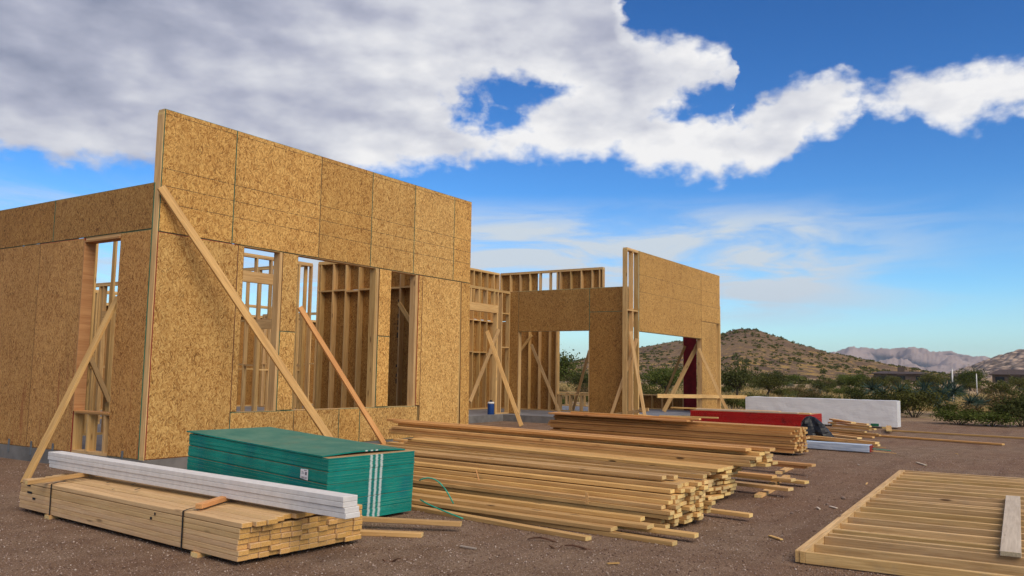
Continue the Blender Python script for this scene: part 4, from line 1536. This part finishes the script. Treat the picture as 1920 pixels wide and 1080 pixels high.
rr = random.Random(77)
LIT = [(-0.9, -7.3, 'chip on the dirt below the nearest loose board'), (0.9, -8.0, 'offcut on the dirt right of the front stack'), (2.9, -7.9, 'sliver on the dirt beside the second stack end'), (5.6, -7.9, 'sliver on the dirt right of the loose boards'),
       (-1.1, -6.1, 'sliver on the dirt between bundle and boards'), (8.2, -7.3, 'offcut on the dirt before the silver pack'), (11.8, -8.4, 'sliver on the open dirt beyond the silver pack'), (-3.1, -5.6, 'chip on the dirt in front of the strapped bundle')]
for x, y, la in LIT:
    a_ = rr.uniform(0, 3.1)
    l_ = rr.uniform(.03, .09)
    loose((x - l_ * math.cos(a_), y - l_ * math.sin(a_), .012), (x + l_ * math.cos(a_), y + l_ * math.sin(a_), .014), rr.uniform(.012, .03), .01, rr.choice((W_PINE, W_GREY)), 'small pale wood ' + la, 'wood litter', c=0.0, name='wood_scrap', cat='scrap')

# blue water jug on the slab
jx = empty('water_jug', (14.10, 4.16, SL))
tag(jx, 'blue jug with white rim standing on the slab by the porch studs', 'jug')


def lathe(name, prof, m, par, n=20):
    vs, fs = [], []
    for r, z in prof:
        for k in range(n):
            t = 2 * math.pi * k / n
            vs.append((r * math.cos(t), r * math.sin(t), z))
    for i in range(len(prof) - 1):
        for k in range(n):
            fs.append((i * n + k, i * n + (k + 1) % n, (i + 1) * n + (k + 1) % n, (i + 1) * n + k))
    fs.append(tuple(range(n - 1, -1, -1)))
    fs.append(tuple((len(prof) - 1) * n + k for k in range(n)))
    return obj(name, mesh(name, vs, fs, [m], smooth=True), par)


lathe('body', [(.095, 0), (.10, .01), (.10, .30), (.097, .315)], BLUE, jx)
lathe('rim', [(.102, .315), (.102, .35), (.085, .37)], WHITE_P, jx)
lathe('cap', [(.04, .37), (.042, .385), (.04, .42), (.015, .43)], BLACKP, jx)

# ================================================================== far houses and poles
H_WALL = flat('stucco_brown', (0.11, 0.078, 0.06), 0.9, 0.1, 2)
H_ROOF = flat('roof_brown', (0.07, 0.048, 0.042), 0.85, 0.2, 3)
H_DARK = flat('dark_glass', (0.012, 0.012, 0.014), 0.2)


def far_house(az, r, L, D, wh, label, chimney=True, gable=0.9):
    x, y = polar(az, r)
    e = empty('far_house', (x, y, tz(x, y) - .5))
    e.rotation_euler = (0, 0, YAW - math.radians(az))
    tag(e, label, 'house', 'far houses')
    box('wall', -D / 2, D / 2, -L / 2, L / 2, 0, wh, H_WALL, e)
    o = .7
    vs = [(-D / 2 - o, -L / 2 - o, wh), (D / 2 + o, -L / 2 - o, wh), (D / 2 + o, L / 2 + o, wh), (-D / 2 - o, L / 2 + o, wh), (0, -L / 2 + 1.5, wh + gable), (0, L / 2 - 1.5, wh + gable),
          (-D / 2 - o, -L / 2 - o, wh + .12), (D / 2 + o, -L / 2 - o, wh + .12), (D / 2 + o, L / 2 + o, wh + .12), (-D / 2 - o, L / 2 + o, wh + .12)]
    rf = obj('roof', mesh('roof', vs, [(3, 2, 1, 0), (0, 1, 7, 6), (1, 2, 8, 7), (2, 3, 9, 8), (3, 0, 6, 9), (6, 7, 4), (8, 9, 5), (7, 8, 5, 4), (9, 6, 4, 5)], [H_ROOF]), e)
    if chimney:
        box('chimney', -.6, .6, -.8, .8, wh + .2, wh + gable + 1.1, H_WALL, rf)
    for k in range(3):
        yy = -L / 2 + L * (k + .5) / 3
        wn_ = box('window', -D / 2 - .05, -D / 2 - .005, yy - .9, yy + .9, .9, wh - .5, H_DARK, e)
        box('frame', -D / 2 - .09, -D / 2 - .051, yy - .95, yy + .95, .8, .9, H_WALL, wn_)


far_house(24.85, 235, 12.5, 9, 2.3, 'long low brown house with a chimney beyond the brush', True, .7)
far_house(28.35, 255, 7, 8, 2.0, 'small brown roof showing between the two pale poles', False, 1.0)
far_house(30.9, 225, 9, 9, 2.5, 'brown gabled house at the right edge of the desert', False, 1.3)

for az, r, h, la in ((27.65, 60.0, 2.15, 'taller pale pole standing among the bushes'), (28.92, 90.0, 2.1, 'shorter pale pole farther right among the bushes')):
    x, y = polar(az, r)
    e = empty('marker_pole', (x, y, tz(x, y)))
    tag(e, la, 'pole', 'pale poles')
    lathe('shaft', [(.05, 0), (.047, h * .5), (.042, h)], POLE_M, e, 10)
    lathe('cap', [(.05, h), (.05, h + .03)], POLE_M, e, 10)

# ================================================================== plants
def leaf_mat(name, c1, c2, trans=0.25):
    m = bpy.data.materials.new(name)
    m.use_nodes = True
    n = NT(m.node_tree)
    r = n.n('ShaderNodeNewGeometry').outputs['Random Per Island']
    ro = objrand(n)
    c = n.mix(r, c1, c2)
    v = n.m('ADD', .75, n.m('MULTIPLY', ro, .5))
    c = n.mix(1.0, c, n.comb(v, v, v), 'MULTIPLY')
    d = n.n('ShaderNodeBsdfDiffuse')
    t = n.n('ShaderNodeBsdfTranslucent')
    n.l(c, d.inputs[0]); n.l(c, t.inputs[0])
    ms = n.n('ShaderNodeMixShader')
    ms.inputs[0].default_value = trans
    n.l(d.outputs[0], ms.inputs[1]); n.l(t.outputs[0], ms.inputs[2])
    o = n.n('ShaderNodeOutputMaterial')
    n.l(ms.outputs[0], o.inputs[0])
    return m


L_OLIVE = leaf_mat('leaf_olive', (0.055, 0.060, 0.016), (0.155, 0.15, 0.048))
L_GREEN = leaf_mat('leaf_green', (0.052, 0.072, 0.016), (0.15, 0.17, 0.046))
L_DARK = leaf_mat('leaf_dark', (0.034, 0.042, 0.014), (0.10, 0.105, 0.036))
L_GREY = leaf_mat('leaf_grey', (0.08, 0.088, 0.052), (0.18, 0.185, 0.115))
L_BROWN = leaf_mat('leaf_brown', (0.07, 0.05, 0.024), (0.18, 0.13, 0.06))
L_BLUE = leaf_mat('leaf_bluegreen', (0.03, 0.055, 0.04), (0.085, 0.12, 0.09))
L_STRAW = leaf_mat('leaf_straw', (0.28, 0.20, 0.08), (0.52, 0.39, 0.18))
STEM = flat('stem_bark', (0.055, 0.042, 0.03), 0.95)


def quads_cloud(centers, normals_rand, size, aspect, seed, upb=0.0):
    """a leaf quad at each centre with random facing"""
    g = np.random.default_rng(seed)
    n = len(centers)
    a = g.normal(size=(n, 3)); a[:, 2] += upb
    a /= np.linalg.norm(a, axis=1, keepdims=True)
    b = g.normal(size=(n, 3))
    b -= a * (a * b).sum(1, keepdims=True)
    b /= np.linalg.norm(b, axis=1, keepdims=True)
    s = size * g.uniform(.6, 1.4, size=(n, 1))
    A, B = a * s * aspect, b * s
    v = np.stack([centers - A - B * .25, centers - B * .0 + A * 0 + B, centers + A + B * .25, centers - B], 1)
    v = np.stack([centers - A, centers + B * .8, centers + A, centers - B * .8], 1).reshape(-1, 3)
    f = np.arange(n * 4).reshape(n, 4)
    return v, f


def shrub_proto(name, seed, W, H, nleaf, leaf, lm, nst=9, flatb=0.0, tree=False):
    g = random.Random(seed)
    gn = np.random.default_rng(seed)
    sv, sf = [], []
    tips = []
    trunk_top = H * (.30 if tree else 0.0)
    if tree:
        path = [Vector((0, 0, -.1)), Vector((.05 * W, .02, trunk_top * .5)), Vector((-.02 * W, .05, trunk_top))]
        v, f = tube_arrays(path, [.05 * H, .04 * H, .03 * H], 6)
        sv += v; sf += f
    for k in range(nst):
        a = 2 * math.pi * (k + g.random()) / nst
        rr_ = W * .5 * g.uniform(.35, .95)
        hh = H * g.uniform(.6, 1.0) * (1 - .25 * (rr_ / (W * .5)) ** 2)
        p0 = Vector((.03 * math.cos(a), .03 * math.sin(a), trunk_top - (.05 if not tree else 0)))
        p3 = Vector((rr_ * math.cos(a), rr_ * math.sin(a), hh))
        p1 = p0.lerp(p3, .4) + Vector((g.uniform(-.1, .1) * W, g.uniform(-.1, .1) * W, .06 * H))
        p2 = p0.lerp(p3, .75) + Vector((g.uniform(-.08, .08) * W, g.uniform(-.08, .08) * W, .05 * H))
        o = len(sv)
        r0 = .012 * H if not tree else .022 * H
        v, f = tube_arrays([p0, p1, p2, p3], [r0, r0 * .7, r0 * .45, r0 * .2], 4)
        sv += v; sf += [tuple(i + o for i in q) for q in f]
        tips.append((p0, p1, p2, p3))
    cen = []
    for i in range(nleaf):
        p0, p1, p2, p3 = g.choice(tips)
        t = g.uniform(.45, 1.05) if not tree else g.uniform(.25, 1.08)
        q = p1.lerp(p2, t * 1.5) if t < .66 else p2.lerp(p3, (t - .66) * 3)
        s = W * (.105 if not tree else .12)
        cen.append((q.x + g.gauss(0, s), q.y + g.gauss(0, s), max(.02, q.z + g.gauss(0, s * .75) + flatb)))
    v, f = quads_cloud(np.array(cen), None, leaf, .45, seed)
    me_s = mesh(name + '_stems', sv, sf, [STEM])
    me_l = np_mesh(name + '_leaves', v, f, [lm])
    return me_s, me_l


PROTO = {
    'creosote_a': shrub_proto('creosote', 1, 2.0, 1.55, 1700, .075, L_OLIVE, 13),
    'creosote_b': shrub_proto('creosote', 2, 2.3, 1.35, 1700, .075, L_OLIVE, 14),
    'green_a': shrub_proto('greenbush', 3, 2.1, 1.2, 1900, .075, L_GREEN, 13),
    'green_b': shrub_proto('greenbush', 4, 1.8, 1.0, 1600, .07, L_GREEN, 12),
    'dark_a': shrub_proto('darkbush', 5, 2.4, 1.6, 2100, .085, L_DARK, 14),
    'grey_a': shrub_proto('greybush', 6, 1.3, .75, 1100, .06, L_GREY, 11),
    'grey_b': shrub_proto('greybush', 7, 1.5, .7, 1200, .06, L_GREY, 12),
    'brown_a': shrub_proto('brownbush', 8, 2.0, 1.3, 1300, .07, L_BROWN, 15),
    'tree_a': shrub_proto('tree', 9, 4.6, 3.6, 3600, .12, L_GREEN, 14, tree=True),
    'tree_b': shrub_proto('tree', 10, 5.0, 3.3, 3600, .12, L_DARK, 14, tree=True),
    'tree_c': shrub_proto('tree', 12, 4.2, 3.9, 3200, .12, L_OLIVE, 13, tree=True),
}
SPEC = {'creosote': ('creosote_bush', 'bush', 'olive creosote bushes'), 'green': ('green_bush', 'bush', 'green desert bushes'), 'dark': ('dark_bush', 'bush', 'dark desert bushes'),
        'grey': ('sage_bush', 'bush', 'grey sage bushes'), 'brown': ('dry_bush', 'bush', 'dry brown bushes'), 'tree': ('desert_tree', 'tree', 'desert trees')}
LAB = {'creosote': 'airy olive green bush', 'green': 'leafy bright green bush',
       'dark': 'dense dark green bush', 'grey': 'low rounded grey green bush',
       'brown': 'dry brown twiggy bush', 'tree': 'small bushy desert tree'}


def zone(x, y):
    a = math.degrees(YAW - math.atan2(y - CAM.y, x - CAM.x))
    far = math.hypot(x - CAM.x, y - CAM.y) > 75
    if a < 2:
        return 'behind the framed house'
    if a < 7:
        return 'seen through the porch doorway'
    if a < 13.5:
        return 'seen through the far opening'
    if a < 20:
        return 'far off under the hill' if far else 'right of the parapet wall'
    if a < 25.5:
        return 'far off by the low brown house' if far else 'behind the white pack'
    return 'far off beyond the pale poles' if far else 'near the pale poles'


def plant(kind, x, y, s, rz, label=None, sz=1.0, z=None):
    sp_ = kind.split('_')[0]
    nm, cat, grp = SPEC[sp_]
    e = empty(nm, (x, y, (tz(x, y) if z is None else z) - .04))
    e.rotation_euler = (0, 0, rz)
    e.scale = (s, s, s * sz)
    tag(e, label or (LAB[sp_] + ' ' + zone(x, y)), cat, grp)
    ms_, ml_ = PROTO[kind]
    obj('trunk' if sp_ == 'tree' else 'stem', ms_, e)
    obj('crown' if sp_ == 'tree' else 'foliage', ml_, e)
    return e


placed = []


def free(x, y, d):
    for px_, py_, dd in placed:
        if (px_ - x) ** 2 + (py_ - y) ** 2 < (d + dd) ** 2:
            return False
    return True


# the ones that stand out: photo azimuth, range, kind, scale, label
named = [(27.9, 31.5, 'green_a', .75, 'bright green bush at the pad edge, nearest the camera', .6), (29.6, 31.0, 'green_b', .9, 'green tussocky bush at the pad edge, second from the left', .6),
         (31.1, 31.5, 'dark_a', .7, 'dark bush at the pad edge by the right border', .9), (25.5, 36, 'creosote_b', .85, 'olive bush right behind the end of the white pack', 1.0),
         (32.3, 37, 'creosote_a', .85, 'tall olive bush cut by the right border', 1.0), (30.3, 41, 'brown_a', .95, 'brown twiggy bush behind the green edge bushes', .9),
         (15.0, 60, 'tree_b', .62, 'dark rounded tree just right of the parapet wall', 1.1), (17.0, 64, 'tree_c', .5, 'olive tree second to the right of the parapet wall', 1.0),
         (10.4, 58, 'tree_a', .66, 'green tree framed by the far opening', .9), (3.0, 66, 'tree_a', .95, 'green tree at the left of the view through the doorway', .95),
         (5.0, 60, 'tree_b', .55, 'dark tree at the right of the view through the doorway', .9), (28.6, 125, 'tree_a', .9, 'green tree between the two pale poles', .9),
         (26.6, 130, 'tree_c', .85, 'wide olive tree right of the low brown house', .8), (20.2, 88, 'tree_b', .5, 'dark low tree beneath the hill slope', .7)]
for az, r, k, s, la, szz in named:
    x, y = polar(az, r)
    plant(k, x, y, s, rng.uniform(0, 6), la, szz)
    placed.append((x, y, .8 * s))
kinds = ['creosote_a', 'creosote_b', 'creosote_a', 'green_a', 'green_b', 'dark_a', 'grey_a', 'grey_b', 'grey_a', 'brown_a', 'brown_a']
cnt = 0
tries = 0
while cnt < 290 and tries < 8000:
    tries += 1
    r = 33 + 105 * rng.random() ** 0.9
    az = rng.uniform(2, 34) if rng.random() < .92 else rng.uniform(-34, 2)
    x, y = polar(az, r)
    if x < 28.5 and y > -16 + 0:
        if x < 27 or True:
            if not (x > 26.5):
                continue
    if -2 < x < 25 and -2 < y < 19:
        continue
    # an open sandy pocket behind the white pack
    if 21 < az < 26 and 50 < r < 60:
        continue
    k = rng.choice(kinds)
    s = rng.uniform(.28, .62) + .0012 * r
    if not free(x, y, .7 * s):
        continue
    plant(k, x, y, s, rng.uniform(0, 6.28))
    placed.append((x, y, .7 * s))
    cnt += 1
for i in range(16):
    r = rng.uniform(80, 170)
    az = rng.uniform(0, 33)
    x, y = polar(az, r)
    plant(rng.choice(('tree_a', 'tree_b', 'tree_c')), x, y, rng.uniform(.5, .75), rng.uniform(0, 6.28), None, rng.uniform(.6, .85))

# bushes that share a description are told apart by their order from the left
NTH = ('first second third fourth fifth sixth seventh eighth ninth tenth eleventh twelfth thirteenth fourteenth fifteenth sixteenth seventeenth '
       'eighteenth nineteenth twentieth').split() + ['twenty-' + q for q in 'first second third fourth fifth sixth seventh eighth ninth'.split()]
same = {}
for o in COL.objects:
    if o.parent is None and o.get('category') in ('bush', 'tree'):
        a_ = math.degrees(YAW - math.atan2(o.location.y - CAM.y, o.location.x - CAM.x))
        same.setdefault(o['label'], []).append((a_, o))
for la, lst in same.items():
    if len(lst) > 1:
        for i, (a_, o) in enumerate(sorted(lst, key=lambda q: q[0])):
            if i < len(NTH):
                o['label'] = la + ', ' + NTH[i] + ' from left'

# spiky yucca
def yucca(x, y, s):
    e = empty('yucca_plant', (x, y, tz(x, y) - .03))
    tag(e, 'spiky blue green yucca clump left of the taller pale pole', 'yucca')
    g = random.Random(5)
    heads = [(g.gauss(0, .75), g.gauss(0, .75), g.uniform(.45, .95)) for _ in range(22)]
    for hx, hy, hz in heads:
        vs, fs = [], []
        for k in range(46):
            d = Vector((g.gauss(0, 1), g.gauss(0, 1), g.gauss(.45, .8))).normalized()
            l = g.uniform(.32, .5)
            w_ = d.orthogonal().normalized() * .020
            c = Vector((hx, hy, hz)) * s
            o = len(vs)
            vs += [c - w_, c + w_, c + d * l * s * .6 + w_ * .8, c + d * l * s, c + d * l * s * .6 - w_ * .8]
            fs += [(o, o + 1, o + 2, o + 4), (o + 4, o + 2, o + 3)]
        obj('leaf_rosette', mesh('leaf_rosette', vs, fs, [L_BLUE]), e)


x, y = polar(26.3, 38.5)
yucca(x, y, 1.25)

# far scrub on the flats and the hill: a mass nobody could count
def scrub(name, label, n, place, lm, seed):
    g = np.random.default_rng(seed)
    cs, sz = [], []
    while len(cs) < n:
        p = place(g)
        if p is None:
            continue
        cs.append(p[:3]); sz.append(p[3])
    cs = np.array(cs); sz = np.array(sz)
    m = 26
    d = g.normal(size=(n, m, 3))
    d /= np.linalg.norm(d, axis=2, keepdims=True)
    d *= g.uniform(.35, 1.0, size=(n, m, 1))
    d[:, :, 2] = np.abs(d[:, :, 2]) * .8
    c = (cs[:, None, :] + d * sz[:, None, None]).reshape(-1, 3)
    v, f = quads_cloud(c, None, 1.0, .6, seed)
    ctr = c.repeat(4, axis=0)
    v = ctr + (v - ctr) * (sz.repeat(m * 4)[:, None] * .34)
    o = obj(name, np_mesh(name, v, f, [lm]))
    tag(o, label, 'scrub', kind='stuff')


def on_flat(g):
    az = g.uniform(-20, 35); r = 140 + 180 * g.random()
    x, y = polar(az, r)
    return x, y, max(tz(x, y), hill_z(x, y) if r > 255 else -9), g.uniform(.5, 1.35)


def on_hill(g):
    az = g.uniform(0, 29); r = 265 + 180 * g.random() ** .9
    x, y = polar(az, r)
    if noise.noise((x * .03, y * .03, 7)) < g.uniform(-.35, .35):
        return None
    return x, y, hill_z(x, y) - .05, g.uniform(.2, 1.0) ** 1.3 * 1.15


scrub('desert_scrub', 'distant band of olive scrub across the flat desert', 900, on_flat, L_OLIVE, 3)
scrub('hillside_scrub', 'dark scrub dotting the hillside', 3000, on_hill, L_OLIVE, 4)


# straw grass among the bushes
def straw():
    g = np.random.default_rng(8)
    n = 16000
    vs = []
    for i in range(n):
        r = 27 + 75 * g.random() ** 1.2
        az = g.uniform(1, 34)
        x, y = polar(az, r)
        if x < 26 or noise.noise((x * .12, y * .12, 4)) < .0:
            continue
        z = tz(x, y)
        for k in range(4):
            dx, dy = g.normal(0, .08, 2)
            h = g.uniform(.18, .48)
            lx, ly = g.normal(0, .12, 2)
            w_ = .014 + r * .0003
            vs += [(x + dx - w_, y + dy + w_, z - .02), (x + dx + w_, y + dy - w_, z - .02), (x + dx + lx + .004, y + dy + ly, z + h), (x + dx + lx - .004, y + dy + ly, z + h)]
    v = np.array(vs)
    o = obj('dry_grass', np_mesh('dry_grass', v, np.arange(len(v)).reshape(-1, 4), [L_STRAW]))
    tag(o, 'straw coloured dry grass between the bushes', 'grass', kind='stuff')


straw()


# gravel in front of the camera
def gravel():
    g = np.random.default_rng(2)
    n = 110000
    r = 3.6 + 15 * g.random(n) ** 1.5
    az = np.radians(g.uniform(-36, 36, n))
    a = YAW - az
    x = CAM.x + r * np.cos(a); y = CAM.y + r * np.sin(a)
    ok = ~((x > -.1) & (y > -.1))
    x, y = x[ok], y[ok]
    n = len(x)
    s = .0034 + .0075 * g.random(n) ** 3
    base = np.array([(1, 0, 0), (0, 1, 0), (-1, 0, 0), (0, -1, 0), (0, 0, .75), (0, 0, -.75)])
    v = base[None] * s[:, None, None] * g.uniform(.6, 1.35, size=(n, 6, 3))
    th_ = g.uniform(0, 6.28, n)
    c_, s_ = np.cos(th_)[:, None], np.sin(th_)[:, None]
    vx = v[:, :, 0] * c_ - v[:, :, 1] * s_ + x[:, None]
    vy = v[:, :, 0] * s_ + v[:, :, 1] * c_ + y[:, None]
    vz = v[:, :, 2] + s[:, None] * .35
    V = np.stack([vx, vy, vz], 2).reshape(-1, 3)
    ft = np.array([(0, 1, 4), (1, 2, 4), (2, 3, 4), (3, 0, 4), (1, 0, 5), (2, 1, 5), (3, 2, 5), (0, 3, 5)])
    F = (ft[None] + (np.arange(n) * 6)[:, None, None]).reshape(-1, 3)
    m, nn, b = mat('gravel', 0.9, 0.2)
    rr_ = nn.n('ShaderNodeNewGeometry').outputs['Random Per Island']
    c = nn.ramp(rr_, [(0.0, (0.11, 0.062, 0.042)), (0.45, (0.22, 0.14, 0.10)), (0.8, (0.34, 0.235, 0.18)), (1.0, (0.46, 0.36, 0.29))])
    nn.l(c, b.inputs['Base Color'])
    o = obj('gravel', np_mesh('gravel', V, F, [m]))
    tag(o, 'fine loose gravel strewn over the dirt', 'gravel', kind='stuff')


gravel()

# single stones that stand out
STONE = flat('stone', (0.20, 0.14, 0.11), 0.9, 0.3, 20)
for i, (x, y, s, la) in enumerate(((3.9, -7.95, .032, 'pale stone on the open dirt right of the stacks'), (3.3, -7.9, .02, 'small stone beside the larger pale one'), (2.4, -7.75, .02, 'stone left of the flat frame corner'))):
    bm = bmesh.new()
    bmesh.ops.create_icosphere(bm, subdivisions=2, radius=s)
    for v in bm.verts:
        v.co *= 1 + .35 * noise.noise(v.co * 22 + Vector((i * 3, 0, 0)))
        v.co.z *= .65
    me = bpy.data.meshes.new('stone'); bm.to_mesh(me); bm.free(); me.materials.append(STONE)
    tag(obj('stone', me, None, Vector((x, y, s * .4))), la, 'stone', 'stones')


# ================================================================== air
m = bpy.data.materials.new('haze_air')
m.use_nodes = True
n = NT(m.node_tree)
pv = n.n('ShaderNodeVolumePrincipled')
pv.inputs['Color'].default_value = (0.55, 0.74, 1.0, 1)
pv.inputs['Density'].default_value = 0.00007
pv.inputs['Anisotropy'].default_value = 0.2
oo = n.n('ShaderNodeOutputMaterial')
n.l(pv.outputs[0], oo.inputs['Volume'])
hz = box('haze', -7600, 7600, -7600, 7600, -40, 260, m)
tag(hz, 'thin blue haze over the desert', 'haze', kind='stuff')
